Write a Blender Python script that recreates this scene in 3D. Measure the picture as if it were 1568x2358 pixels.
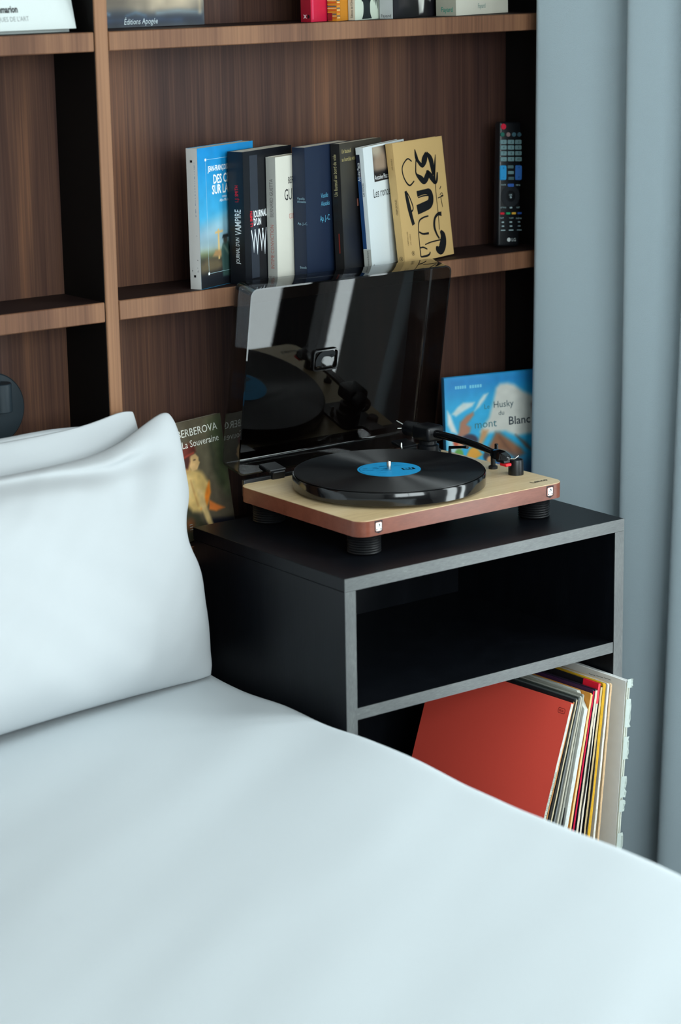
import bpy, bmesh, math, random
import numpy as np
from mathutils import Vector, Matrix, Euler, noise

random.seed(7)
scene = bpy.context.scene
for o in list(bpy.data.objects):
    bpy.data.objects.remove(o)
C = scene.collection
PI = math.pi
R = math.radians

# ------------------------------------------------------------------ camera
F_PX = 5301.8
YAW, PITCH, ROLL = 0.63885, 0.24497, -0.01655
CAM = Vector((-1.90996, -2.56400, 0.89997))
fw = Vector((math.sin(YAW)*math.cos(PITCH), math.cos(YAW)*math.cos(PITCH), -math.sin(PITCH)))
rt = Vector((math.cos(YAW), -math.sin(YAW), 0))
up = rt.cross(fw)
rt2 = rt*math.cos(ROLL) + up*math.sin(ROLL)
up2 = -rt*math.sin(ROLL) + up*math.cos(ROLL)
cam = bpy.data.cameras.new('camera')
cam.sensor_fit = 'VERTICAL'
cam.sensor_height = 36.0
cam.lens = F_PX/2358*36.0
cam.clip_start = 0.05
cam.dof.use_dof = True
cam.dof.focus_distance = 3.70
cam.dof.aperture_fstop = 3.5
camo = bpy.data.objects.new('camera', cam)
C.objects.link(camo)
M = Matrix((rt2, up2, -fw)).transposed().to_4x4()
M.translation = CAM
camo.matrix_world = M
scene.camera = camo

# ------------------------------------------------------------------ light
world = bpy.data.worlds.new('world')
scene.world = world
world.use_nodes = True
bg = world.node_tree.nodes['Background']
bg.inputs[0].default_value = (0.885, 0.97, 1.0, 1)
bg.inputs[1].default_value = 8.6

WIN_Y0, WIN_Y1, WIN_Z0, WIN_Z1 = -1.00, -0.235, -0.66, 2.10
WF_X0, WF_X1, WF_Z0, WF_Z1 = -2.20, 0.45, 0.25, 2.20     # window in the front wall, behind the camera
WALL_YF = -3.7
WALL_X = 0.86
def portal(name, loc, rot, sx, sy):
    pl = bpy.data.lights.new(name, 'AREA')
    pl.shape = 'RECTANGLE'
    pl.size, pl.size_y = sx, sy
    pl.cycles.is_portal = True
    o = bpy.data.objects.new(name, pl)
    C.objects.link(o)
    o.location = loc
    o.rotation_euler = rot
portal('window_daylight', (WALL_X+.09, (WIN_Y0+WIN_Y1)/2, (WIN_Z0+WIN_Z1)/2), (0, R(90), 0), WIN_Z1-WIN_Z0, WIN_Y1-WIN_Y0)
portal('window_daylight', ((WF_X0+WF_X1)/2, WALL_YF-.09, (WF_Z0+WF_Z1)/2), (R(90), 0, 0), WF_X1-WF_X0, WF_Z1-WF_Z0)

vs = scene.view_settings
vs.view_transform = 'Standard'
vs.look = 'None'
vs.gamma = 1.0
vs.use_curve_mapping = False
vs.exposure = 0.0

# ------------------------------------------------------------------ helpers
def lin(c):
    return tuple(((v/255)/12.92 if v/255 <= 0.04045 else ((v/255+0.055)/1.055)**2.4) for v in c)

def thing(name, label, cat, loc=(0, 0, 0), group=None):
    o = bpy.data.objects.new(name, None)
    o.empty_display_size = 0.05
    C.objects.link(o)
    o.location = loc
    o['label'] = label
    o['category'] = cat
    if group:
        o['group'] = group
    return o

def tag(o, label, cat, group=None):
    o['label'] = label
    o['category'] = cat
    if group:
        o['group'] = group
    return o

def obj(name, mesh, mat=None, parent=None, loc=None, rot=None, label=None):
    o = bpy.data.objects.new(name, mesh)
    C.objects.link(o)
    if mat:
        mesh.materials.clear()
        mesh.materials.append(mat)
    if parent:
        o.parent = parent
    if loc is not None:
        o.location = loc
    if rot is not None:
        o.rotation_euler = rot
    if label:
        o['label'] = label
    return o

def struct(name, mesh, mat):
    o = obj(name, mesh, mat)
    o['kind'] = 'structure'
    return o

def tomesh(bm, name='m', smooth=False, angle=None):
    me = bpy.data.meshes.new(name)
    bmesh.ops.recalc_face_normals(bm, faces=bm.faces)
    bm.to_mesh(me)
    bm.free()
    if smooth:
        me.polygons.foreach_set('use_smooth', [True]*len(me.polygons))
        if angle:
            me.set_sharp_from_angle(angle=R(angle))
    return me

def pydata(v, f, smooth=False):
    me = bpy.data.meshes.new('m')
    me.from_pydata([tuple(map(float, p)) for p in v], [], f)
    me.update()
    if smooth:
        me.polygons.foreach_set('use_smooth', [True]*len(me.polygons))
    return me

def box(x0, x1, y0, y1, z0, z1, bev=0.0, seg=2):
    bm = bmesh.new()
    bmesh.ops.create_cube(bm, size=1)
    for v in bm.verts:
        v.co = Vector((x0+(v.co.x+.5)*(x1-x0), y0+(v.co.y+.5)*(y1-y0), z0+(v.co.z+.5)*(z1-z0)))
    if bev > 0:
        bmesh.ops.bevel(bm, geom=bm.edges[:], offset=bev, segments=seg, profile=.5, affect='EDGES')
    return tomesh(bm, smooth=bev > 0, angle=40)

def boxes(lst, bev=0.0):
    bm = bmesh.new()
    for (x0, x1, y0, y1, z0, z1) in lst:
        r = bmesh.ops.create_cube(bm, size=1)
        for v in r['verts']:
            v.co = Vector((x0+(v.co.x+.5)*(x1-x0), y0+(v.co.y+.5)*(y1-y0), z0+(v.co.z+.5)*(z1-z0)))
    if bev > 0:
        bmesh.ops.bevel(bm, geom=bm.edges[:], offset=bev, segments=1, affect='EDGES')
    return tomesh(bm)

def lathe(profile, n=64, angle=40):
    """profile [(r,z)] revolved about z, open at r=0 ends"""
    v, f = [], []
    rings = []
    for r, z in profile:
        if r < 1e-6:
            rings.append([len(v)])
            v.append((0, 0, z))
        else:
            rings.append(list(range(len(v), len(v)+n)))
            v += [(r*math.cos(2*PI*k/n), r*math.sin(2*PI*k/n), z) for k in range(n)]
    for a, b in zip(rings[:-1], rings[1:]):
        for k in range(n):
            k2 = (k+1) % n
            if len(a) == 1 and len(b) == 1:
                continue
            if len(a) == 1:
                f.append((a[0], b[k], b[k2]))
            elif len(b) == 1:
                f.append((a[k2], a[k], b[0]))
            else:
                f.append((a[k], b[k], b[k2], a[k2]))
    bm = bmesh.new()
    bv = [bm.verts.new(p) for p in v]
    for q in f:
        bm.faces.new([bv[i] for i in q])
    return tomesh(bm, smooth=True, angle=angle)

def rrect(w, h, r, n=6, x0=0, y0=0):
    pts = []
    for cx, cy, a0 in ((w-r, r, -90), (w-r, h-r, 0), (r, h-r, 90), (r, r, 180)):
        for k in range(n+1):
            a = R(a0+90*k/n)
            pts.append((x0+cx+r*math.cos(a), y0+cy+r*math.sin(a)))
    return pts

def prism(pts, z0, z1, bev=0.0):
    bm = bmesh.new()
    b = [bm.verts.new((x, y, z0)) for x, y in pts]
    t = [bm.verts.new((x, y, z1)) for x, y in pts]
    bm.faces.new(b[::-1])
    ft = bm.faces.new(t)
    n = len(pts)
    for k in range(n):
        bm.faces.new((b[k], b[(k+1) % n], t[(k+1) % n], t[k]))
    if bev:
        bmesh.ops.bevel(bm, geom=list(ft.edges), offset=bev, segments=2, affect='EDGES')
    return tomesh(bm, smooth=True, angle=35)

def tube(pts, radii, n=14, cap=True):
    pts = [Vector(p) for p in pts]
    if not hasattr(radii, '__len__'):
        radii = [radii]*len(pts)
    v, f = [], []
    u = None
    for i, p in enumerate(pts):
        d = (pts[min(i+1, len(pts)-1)]-pts[max(i-1, 0)]).normalized()
        if u is None:
            u = d.orthogonal().normalized()
        u = (u-d*u.dot(d)).normalized()
        w = d.cross(u)
        for k in range(n):
            a = 2*PI*k/n
            v.append(p+(u*math.cos(a)+w*math.sin(a))*radii[i])
    for i in range(len(pts)-1):
        for k in range(n):
            k2 = (k+1) % n
            f.append((i*n+k, i*n+k2, (i+1)*n+k2, (i+1)*n+k))
    if cap:
        f.append(tuple(range(n))[::-1])
        f.append(tuple(range((len(pts)-1)*n, len(pts)*n)))
    me = pydata(v, f, True)
    me.set_sharp_from_angle(angle=R(50))
    return me

def smooth_pts(pts, k=8):
    """Catmull-Rom through points (any dimension)"""
    P = [np.array(p, float) for p in pts]
    P = [2*P[0]-P[1]]+P+[2*P[-1]-P[-2]]
    out = []
    for i in range(1, len(P)-2):
        for j in range(k):
            t = j/k
            a, b, c, d = P[i-1], P[i], P[i+1], P[i+2]
            out.append(.5*((2*b)+(c-a)*t+(2*a-5*b+4*c-d)*t*t+(-a+3*b-3*c+d)*t**3))
    out.append(P[-2])
    return out

# ------------------------------------------------------------------ materials
MATS = {}
def nodes_of(m):
    m.use_nodes = True
    nt = m.node_tree
    return nt, nt.nodes, nt.links, nt.nodes['Principled BSDF']

def plain(name, rgb, rough=.5, metal=0.0, spec=.5, coat=0.0, var=0.04, bump=0.0, bscale=400, lin_rgb=None):
    if name in MATS:
        return MATS[name]
    m = bpy.data.materials.new(name)
    nt, N, L, b = nodes_of(m)
    col = lin_rgb or lin(rgb)
    b.inputs['Roughness'].default_value = rough
    b.inputs['Metallic'].default_value = metal
    b.inputs['Specular IOR Level'].default_value = spec
    b.inputs['Coat Weight'].default_value = coat
    tc = N.new('ShaderNodeTexCoord')
    nz = N.new('ShaderNodeTexNoise')
    nz.inputs['Scale'].default_value = bscale
    nz.inputs['Detail'].default_value = 2
    L.new(tc.outputs['Object'], nz.inputs['Vector'])
    mix = N.new('ShaderNodeMix')
    mix.data_type = 'RGBA'
    mix.inputs['A'].default_value = (*[c*(1-var) for c in col], 1)
    mix.inputs['B'].default_value = (*[min(1, c*(1+var)) for c in col], 1)
    L.new(nz.outputs['Fac'], mix.inputs['Factor'])
    L.new(mix.outputs['Result'], b.inputs['Base Color'])
    if bump:
        bp = N.new('ShaderNodeBump')
        bp.inputs['Strength'].default_value = bump
        bp.inputs['Distance'].default_value = .001
        L.new(nz.outputs['Fac'], bp.inputs['Height'])
        L.new(bp.outputs['Normal'], b.inputs['Normal'])
    MATS[name] = m
    return m

def grain(name, stops, rough=.45, axis='Z', band=7.0, fine=170.0, along=.9, spec=.4, bump=.1, fmix=.35):
    """wood with grain running along an axis; stops = 4 sRGB colours dark..light"""
    m = bpy.data.materials.new(name)
    nt, N, L, b = nodes_of(m)
    tc = N.new('ShaderNodeTexCoord')
    def nz(scale, det, s_al, off):
        mp = N.new('ShaderNodeMapping')
        sc = [scale, scale, scale]
        sc['XYZ'.index(axis)] = s_al
        mp.inputs['Scale'].default_value = sc
        mp.inputs['Location'].default_value = (off, off*.7, off*1.3)
        L.new(tc.outputs['Object'], mp.inputs['Vector'])
        n = N.new('ShaderNodeTexNoise')
        n.inputs['Scale'].default_value = 1
        n.inputs['Detail'].default_value = det
        n.inputs['Roughness'].default_value = .6
        n.inputs['Distortion'].default_value = .25
        L.new(mp.outputs['Vector'], n.inputs['Vector'])
        return n
    a = nz(band, 4, along, 3.1)
    c = nz(fine, 3, along*7, 8.7)
    mx = N.new('ShaderNodeMath')
    mx.operation = 'MULTIPLY_ADD'
    mx.inputs[1].default_value = fmix
    ad = N.new('ShaderNodeMath')
    ad.operation = 'MULTIPLY'
    ad.inputs[1].default_value = 1-fmix
    L.new(a.outputs['Fac'], ad.inputs[0])
    L.new(c.outputs['Fac'], mx.inputs[0])
    L.new(ad.outputs[0], mx.inputs[2])
    cr = N.new('ShaderNodeValToRGB')
    e = cr.color_ramp.elements
    e[0].position = .33
    e[1].position = .68
    e[0].color = (*lin(stops[0]), 1)
    e[1].color = (*lin(stops[3]), 1)
    for p, s in ((.45, stops[1]), (.56, stops[2])):
        q = e.new(p)
        q.color = (*lin(s), 1)
    L.new(mx.outputs[0], cr.inputs['Fac'])
    L.new(cr.outputs['Color'], b.inputs['Base Color'])
    b.inputs['Roughness'].default_value = rough
    b.inputs['Specular IOR Level'].default_value = spec
    if bump:
        bp = N.new('ShaderNodeBump')
        bp.inputs['Strength'].default_value = bump
        bp.inputs['Distance'].default_value = .0006
        L.new(c.outputs['Fac'], bp.inputs['Height'])
        L.new(bp.outputs['Normal'], b.inputs['Normal'])
    return m

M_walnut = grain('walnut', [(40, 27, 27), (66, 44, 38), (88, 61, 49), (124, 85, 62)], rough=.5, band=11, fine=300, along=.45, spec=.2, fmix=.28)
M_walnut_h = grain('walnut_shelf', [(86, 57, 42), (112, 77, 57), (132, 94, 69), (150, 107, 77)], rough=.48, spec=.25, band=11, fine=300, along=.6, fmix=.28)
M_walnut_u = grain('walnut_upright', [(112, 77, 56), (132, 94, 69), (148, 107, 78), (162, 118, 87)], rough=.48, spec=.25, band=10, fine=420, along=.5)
M_blackoak = grain('black_oak', [(4, 6, 11), (6, 9, 15), (9, 12, 18), (15, 18, 24)], rough=.42, band=30, fine=500, along=6, axis='Z', spec=.3, bump=.25)
M_blackoak_h = grain('black_oak_sheen', [(62, 66, 68), (74, 78, 79), (84, 88, 88), (104, 108, 106)], rough=.38, band=40, fine=900, along=14, axis='X', spec=.7, bump=.3, fmix=.6)  # grey of the mirrored window put into the oak colour
M_blackoak_e = grain('black_oak_side_sheen', [(62, 66, 68), (74, 78, 79), (84, 88, 88), (104, 108, 106)], rough=.38, band=40, fine=900, along=14, axis='Z', spec=.7, bump=.3, fmix=.6)  # same painted window sheen, grain upright
M_oak = grain('oak_veneer', [(208, 176, 128), (224, 196, 150), (234, 208, 166), (242, 222, 184)], rough=.4, axis='X', band=16, fine=420, along=2.5, spec=.5, bump=.08, fmix=.45)
M_mahog = grain('brown_edge', [(112, 58, 42), (126, 68, 50), (134, 74, 55), (144, 82, 62)], rough=.33, axis='X', band=40, fine=500, along=12, spec=.5, bump=.05)
M_blackpl = plain('black_plastic', (16, 18, 22), rough=.35, spec=.5, var=.02)
M_blackgl = plain('black_gloss', (8, 9, 12), rough=.12, spec=.6, coat=.3, var=.02)
M_rubber = plain('black_rubber', (14, 15, 18), rough=.42, var=.03)
M_silver = plain('silver_metal', (205, 208, 205), rough=.2, metal=1, var=.02)
M_white_sheet = plain('white_cotton', (206, 213, 217), rough=.85, spec=.2, var=.015, bump=.15, bscale=1600)
M_pillow = plain('white_pillowcase', (196, 200, 203), rough=.85, spec=.2, var=.015, bump=.15, bscale=1600)
M_mattress = plain('mattress_fabric', (225, 225, 222), rough=.9, var=.03)
M_curtain = plain('curtain_fabric', (174, 191, 199), rough=.9, spec=.15, var=.05, bump=.5, bscale=1500)
M_wall = plain('painted_plaster', (178, 178, 177), rough=.85, var=.02, bump=.05)
M_ceil = plain('ceiling_paint', (226, 226, 224), rough=.9, var=.01)
M_floor = grain('dark_floorboards', [(50, 38, 30), (62, 47, 37), (72, 56, 44), (84, 66, 52)], rough=.5, axis='Y', band=6, fine=120)
M_frame = plain('dark_window_frame', (40, 42, 46), rough=.5)
M_pages = plain('book_pages', (206, 198, 180), rough=.9, var=.1, bscale=900)
M_lampm = plain('lamp_black_metal', (26, 40, 48), rough=.5, spec=.45, var=.04)

def attr_mat(name, rough=.4, spec=.4):
    if name in MATS:
        return MATS[name]
    m = bpy.data.materials.new(name)
    nt, N, L, b = nodes_of(m)
    a = N.new('ShaderNodeAttribute')
    a.attribute_name = 'Col'
    L.new(a.outputs['Color'], b.inputs['Base Color'])
    b.inputs['Roughness'].default_value = rough
    b.inputs['Specular IOR Level'].default_value = spec
    MATS[name] = m
    return m
M_print = attr_mat('printed_picture')
M_ink_cache = {}
def ink(rgb):
    k = tuple(rgb)
    if k not in M_ink_cache:
        M_ink_cache[k] = plain('ink_%d_%d_%d' % k, rgb, rough=.5, spec=.3, var=.01)
    return M_ink_cache[k]

def smoke_glass():
    m = bpy.data.materials.new('smoked_acrylic')
    m.use_nodes = True
    nt = m.node_tree
    N, L = nt.nodes, nt.links
    N.clear()
    out = N.new('ShaderNodeOutputMaterial')
    tr = N.new('ShaderNodeBsdfTransparent')
    tr.inputs['Color'].default_value = (.33, .345, .36, 1)
    gl = N.new('ShaderNodeBsdfGlossy')
    gl.inputs['Color'].default_value = (1, 1, 1, 1)
    gl.inputs['Roughness'].default_value = .02
    fr = N.new('ShaderNodeFresnel')
    fr.inputs['IOR'].default_value = 1.5
    mx = N.new('ShaderNodeMixShader')
    ge = N.new('ShaderNodeNewGeometry')
    iv = N.new('ShaderNodeMath')
    iv.operation = 'MULTIPLY_ADD'
    iv.inputs[1].default_value = -1.0
    iv.inputs[2].default_value = 1.0
    L.new(ge.outputs['Backfacing'], iv.inputs[0])
    mu = N.new('ShaderNodeMath')
    mu.operation = 'MULTIPLY'
    L.new(fr.outputs[0], mu.inputs[0])
    L.new(iv.outputs[0], mu.inputs[1])
    L.new(mu.outputs[0], mx.inputs[0])
    L.new(tr.outputs[0], mx.inputs[1])
    L.new(gl.outputs[0], mx.inputs[2])
    L.new(mx.outputs[0], out.inputs['Surface'])
    return m
M_smoke = smoke_glass()

def clear_glass():
    m = bpy.data.materials.new('clear_glass')
    m.use_nodes = True
    nt = m.node_tree
    N, L = nt.nodes, nt.links
    N.clear()
    out = N.new('ShaderNodeOutputMaterial')
    tr = N.new('ShaderNodeBsdfTransparent')
    tr.inputs['Color'].default_value = (.97, .985, .98, 1)
    gl = N.new('ShaderNodeBsdfGlossy')
    gl.inputs['Roughness'].default_value = .0
    fr = N.new('ShaderNodeFresnel')
    fr.inputs['IOR'].default_value = 1.45
    mx = N.new('ShaderNodeMixShader')
    ge = N.new('ShaderNodeNewGeometry')
    iv = N.new('ShaderNodeMath')
    iv.operation = 'MULTIPLY_ADD'
    iv.inputs[1].default_value = -1.0
    iv.inputs[2].default_value = 1.0
    L.new(ge.outputs['Backfacing'], iv.inputs[0])
    mu = N.new('ShaderNodeMath')
    mu.operation = 'MULTIPLY'
    L.new(fr.outputs[0], mu.inputs[0])
    L.new(iv.outputs[0], mu.inputs[1])
    L.new(mu.outputs[0], mx.inputs[0])
    L.new(tr.outputs[0], mx.inputs[1])
    L.new(gl.outputs[0], mx.inputs[2])
    L.new(mx.outputs[0], out.inputs['Surface'])
    return m
M_glass = clear_glass()

def vinyl():
    m = bpy.data.materials.new('vinyl')
    nt, N, L, b = nodes_of(m)
    b.inputs['Base Color'].default_value = (.004, .004, .005, 1)
    b.inputs['Roughness'].default_value = .52
    b.inputs['Anisotropic Rotation'].default_value = .25
    b.inputs['Specular IOR Level'].default_value = .8
    b.inputs['Anisotropic'].default_value = 1.0
    tg = N.new('ShaderNodeTangent')
    tg.direction_type = 'RADIAL'
    tg.axis = 'Z'
    L.new(tg.outputs[0], b.inputs['Tangent'])
    tc = N.new('ShaderNodeTexCoord')
    ln = N.new('ShaderNodeVectorMath')
    ln.operation = 'LENGTH'
    L.new(tc.outputs['Object'], ln.inputs[0])
    nz = N.new('ShaderNodeTexNoise')
    nz.noise_dimensions = '1D'
    nz.inputs['Scale'].default_value = 2600
    nz.inputs['Detail'].default_value = 3
    L.new(ln.outputs['Value'], nz.inputs['W'])
    bp = N.new('ShaderNodeBump')
    bp.inputs['Strength'].default_value = .1
    bp.inputs['Distance'].default_value = .0004
    L.new(nz.outputs['Fac'], bp.inputs['Height'])
    L.new(bp.outputs['Normal'], b.inputs['Normal'])
    return m
M_vinyl = vinyl()

# ------------------------------------------------------------------ print helpers
def face_xf(face, t=0.0):
    """2D (right,up) + proud distance -> local coords of a book-like object
    front: plane y=0 facing -y; spine: plane x=0 facing -x (viewer sees +y on the left)"""
    if face == 'front':
        return lambda u, v, e: (u, -e, v)
    if face == 'spine':
        return lambda u, v, e: (-e, t-u, v)
    if face == 'top':
        return lambda u, v, e: (u, v, e)

def text_mesh(s, size, sx=1.0, align='LEFT', shear=0.0, bold=0.0):
    cu = bpy.data.curves.new('t', 'FONT')
    cu.body = s
    cu.size = size
    cu.align_x = align
    cu.shear = shear
    cu.offset = bold
    cu.resolution_u = 2
    o = bpy.data.objects.new('t', cu)
    C.objects.link(o)
    bpy.context.view_layer.update()
    me = bpy.data.meshes.new_from_object(o.evaluated_get(bpy.context.evaluated_depsgraph_get()))
    bpy.data.objects.remove(o)
    bpy.data.curves.remove(cu)
    for v in me.vertices:
        v.co.x *= sx
    return me

def lettering(parent, s, face, u, v, size, color, t=0.0, rot=0.0, sx=1.0, align='LEFT', shear=0.0, bold=0.0, e=.0003, name='lettering'):
    me = text_mesh(s, size, sx, align, shear, bold)
    f = face_xf(face, t)
    c, sn = math.cos(R(rot)), math.sin(R(rot))
    for q in me.vertices:
        x, y = q.co.x, q.co.y
        q.co = f(u+x*c-y*sn, v+x*sn+y*c, e)
    return obj(name, me, ink(color), parent)

def decal(parent, pts, face, color, t=0.0, e=.0002, name='printed_shape'):
    f = face_xf(face, t)
    me = pydata([f(x, y, e) for x, y in pts], [tuple(range(len(pts)))])
    return obj(name, me, ink(color), parent)

def rect(u0, v0, u1, v1):
    return [(u0, v0), (u1, v0), (u1, v1), (u0, v1)]

def ribbon(parent, strokes, face, color, t=0.0, e=.0003, name='brush_lettering'):
    """strokes: list of [(u,v,width)...], joined as one printed mark"""
    f = face_xf(face, t)
    V, Fc = [], []
    for st in strokes:
        P = smooth_pts(st, 6)
        base = len(V)
        for i, p in enumerate(P):
            a = P[max(i-1, 0)][:2]
            b = P[min(i+1, len(P)-1)][:2]
            d = b-a
            d = d/(np.linalg.norm(d)+1e-9)
            n = np.array([-d[1], d[0]])
            w = max(p[2], .0002)/2
            for s in (1, -1):
                q = p[:2]+n*w*s
                V.append(f(q[0], q[1], e))
        for i in range(len(P)-1):
            Fc.append((base+2*i, base+2*i+1, base+2*i+3, base+2*i+2))
    return obj(name, pydata(V, Fc), ink(color), parent)

def seg_sd(P, a, b):
    a = np.array(a, float); b = np.array(b, float)
    d = b-a
    h = np.clip(((P-a)@d)/(d@d+1e-12), 0, 1)
    return np.linalg.norm(P-a-h[..., None]*d, axis=-1)

def poly_sd(P, pts):
    n = len(pts)
    dist = np.full(P.shape[:-1], 1e9)
    inside = np.zeros(P.shape[:-1], bool)
    for i in range(n):
        a, b = pts[i], pts[(i+1) % n]
        dist = np.minimum(dist, seg_sd(P, a, b))
        c = (a[1] > P[..., 1]) != (b[1] > P[..., 1])
        xx = (b[0]-a[0])*(P[..., 1]-a[1])/((b[1]-a[1])+1e-12)+a[0]
        inside ^= c & (P[..., 0] < xx)
    return np.where(inside, -dist, dist)

def picture(parent, face, r, nx, ny, ops, base, t=0.0, e=.00015, name='cover_picture', seed=0, nz=.04):
    """painted print: coordinates of ops run 0..1 across and 0..1 up inside rect r"""
    u0, v0, u1, v1 = r
    U, V = np.meshgrid(np.linspace(0, 1, nx), np.linspace(0, 1, ny))
    asp = (v1-v0)/(u1-u0)
    P = np.stack([U, V*asp], -1)
    col = np.zeros((ny, nx, 3))
    if callable(base):
        col[:] = base(U, V)
    else:
        col[:] = base
    rs = np.random.RandomState(seed)
    for op in ops:
        k = op[0]
        if k == 'poly':
            d = poly_sd(P, [(a, b*asp) for a, b in op[1]])
            c, s = op[2], op[3]
        elif k == 'ell':
            cx, cy, rx, ry, ang = op[1]
            q = P-np.array([cx, cy*asp])
            ca, sa = math.cos(R(ang)), math.sin(R(ang))
            qx = q[..., 0]*ca+q[..., 1]*sa
            qy = -q[..., 0]*sa+q[..., 1]*ca
            d = (np.sqrt((qx/rx)**2+(qy/ry)**2)-1)*min(rx, ry)
            c, s = op[2], op[3]
        elif k == 'line':
            d = np.full(P.shape[:-1], 1e9)
            for a, b in zip(op[1][:-1], op[1][1:]):
                d = np.minimum(d, seg_sd(P, (a[0], a[1]*asp), (b[0], b[1]*asp)))
            d = d-op[4]
            c, s = op[2], op[3]
        w = np.clip(.5-d/(2*s), 0, 1)[..., None]
        w = w*w*(3-2*w)
        if len(op) > 5:
            w = w*op[5]
        col = col*(1-w)+np.array(c, float)*w
    if nz:
        g = rs.rand(ny//6+2, nx//6+2)
        yi = np.linspace(0, g.shape[0]-1.001, ny); xi = np.linspace(0, g.shape[1]-1.001, nx)
        y0 = yi.astype(int); x0 = xi.astype(int)
        fy = (yi-y0)[:, None]; fx = (xi-x0)[None]
        G = g[y0][:, x0]*(1-fy)*(1-fx)+g[y0+1][:, x0]*fy*(1-fx)+g[y0][:, x0+1]*(1-fy)*fx+g[y0+1][:, x0+1]*fy*fx
        col = col*(1+(G[..., None]-.5)*2*nz)
    col = np.clip(col, 0, 255)/255
    L = np.where(col <= .04045, col/12.92, ((col+.055)/1.055)**2.4)
    f = face_xf(face, t)
    verts = [f(u0+(u1-u0)*a, v0+(v1-v0)*b, e) for a, b in zip(U.ravel(), V.ravel())]
    faces = [(j*nx+i, j*nx+i+1, (j+1)*nx+i+1, (j+1)*nx+i) for j in range(ny-1) for i in range(nx-1)]
    me = pydata(verts, faces)
    at = me.color_attributes.new('Col', 'FLOAT_COLOR', 'POINT')
    buf = np.ones((ny*nx, 4), np.float32)
    buf[:, :3] = L.reshape(-1, 3)
    at.data.foreach_set('color', buf.ravel())
    return obj(name, me, M_print, parent)

# ================================================================== the room
FLOOR = -0.74
CEIL = 2.30
XL, YF, YB = -3.3, WALL_YF, 0.545
struct('floor', box(XL, WALL_X+.1, YF, YB+.1, FLOOR-.05, FLOOR), M_floor)
struct('ceiling', box(XL, WALL_X+.1, YF, YB+.1, CEIL, CEIL+.05), M_ceil)
struct('wall_back', box(XL, WALL_X+.1, YB, YB+.1, FLOOR, CEIL), M_wall)
struct('wall_left', box(XL-.1, XL, YF, YB+.1, FLOOR, CEIL), M_wall)
struct('wall_front', boxes([(XL-.1, WF_X0, YF-.1, YF, FLOOR, CEIL), (WF_X1, WALL_X+.1, YF-.1, YF, FLOOR, CEIL),
                            (WF_X0, WF_X1, YF-.1, YF, FLOOR, WF_Z0), (WF_X0, WF_X1, YF-.1, YF, WF_Z1, CEIL)]), M_wall)
struct('wall_right', boxes([(WALL_X, WALL_X+.1, WIN_Y1, YB, FLOOR, CEIL),
                            (WALL_X, WALL_X+.1, YF, WIN_Y0, FLOOR, CEIL),
                            (WALL_X, WALL_X+.1, WIN_Y0, WIN_Y1, FLOOR, WIN_Z0),
                            (WALL_X, WALL_X+.1, WIN_Y0, WIN_Y1, WIN_Z1, CEIL)]), M_wall)
fwid = .04
wf = [(WALL_X+.03, WALL_X+.08, a, b, WIN_Z0, WIN_Z1) for a, b in ((WIN_Y0, WIN_Y0+fwid), (-.495, -.375), (WIN_Y1-.004, WIN_Y1))]
for a, b in ((WIN_Z0, WIN_Z0+fwid), (WIN_Z1-fwid, WIN_Z1)):
    wf += [(WALL_X+.03, WALL_X+.08, WIN_Y0+fwid, -.495, a, b), (WALL_X+.03, WALL_X+.08, -.375, WIN_Y1-.004, a, b)]
win = struct('window_1', boxes(wf), M_frame)
for a, b in ((WIN_Y0+fwid, -.495), (-.375, WIN_Y1-.004)):
    obj('pane', box(WALL_X+.052, WALL_X+.058, a, b, WIN_Z0+fwid, WIN_Z1-fwid), M_glass, win)
xm = (WF_X0+WF_X1)/2
wf = [(a, b, YF-.08, YF-.03, WF_Z0, WF_Z1) for a, b in ((WF_X0, WF_X0+fwid), (xm-fwid/2, xm+fwid/2), (WF_X1-fwid, WF_X1))]
for z in (WF_Z0, WF_Z1-fwid):
    wf += [(WF_X0+fwid, xm-fwid/2, YF-.08, YF-.03, z, z+fwid), (xm+fwid/2, WF_X1-fwid, YF-.08, YF-.03, z, z+fwid)]
win = struct('window_2', boxes(wf), M_frame)
for a, b in ((WF_X0+fwid, xm-fwid/2), (xm+fwid/2, WF_X1-fwid)):
    obj('pane', box(a, b, YF-.058, YF-.052, WF_Z0+fwid, WF_Z1-fwid), M_glass, win)

# ================================================================== wall bookshelf
SY0, SY1 = 0.406, 0.526
shelf = thing('bookshelf', 'built-in walnut wall bookshelf with uprights and three rows of shelves', 'bookshelf', (0, SY0, FLOOR))
SO = Vector((0, SY0, FLOOR))
def sbox(name, x0, x1, y0, y1, z0, z1, mat, bev=.0013):
    return obj(name, box(x0, x1, y0-SO.y, y1-SO.y, z0-SO.z, z1-SO.z, bev, 1), mat, shelf)
UX0, UX1 = -0.138, -0.1155
for a, b in ((-1.06, -1.0375), (UX0, UX1), (.760, .7825)):
    sbox('upright', a, b, SY0-.001, SY1, FLOOR, 1.75, M_walnut_u)
M_dark = plain('side_shade', (16, 13, 12), rough=.7, spec=.15)  # near-black colour standing in for shade on the uprights' left faces
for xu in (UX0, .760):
    obj('upright_side_shade', box(xu-.0012, xu-.0002, .0010, SY1-SO.y, 0, 1.75-FLOOR), M_dark, shelf, label='side face of the upright, shade painted on as black')
M_darkred = plain('top_shade', (36, 22, 20), rough=.6, spec=.2)  # shade on the shelf tops, painted as a thin dark skin
ROWS = [(1.16, 1.19), (.7416, .7697), (.341, .3711), (-.062, -.0335)]
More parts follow.
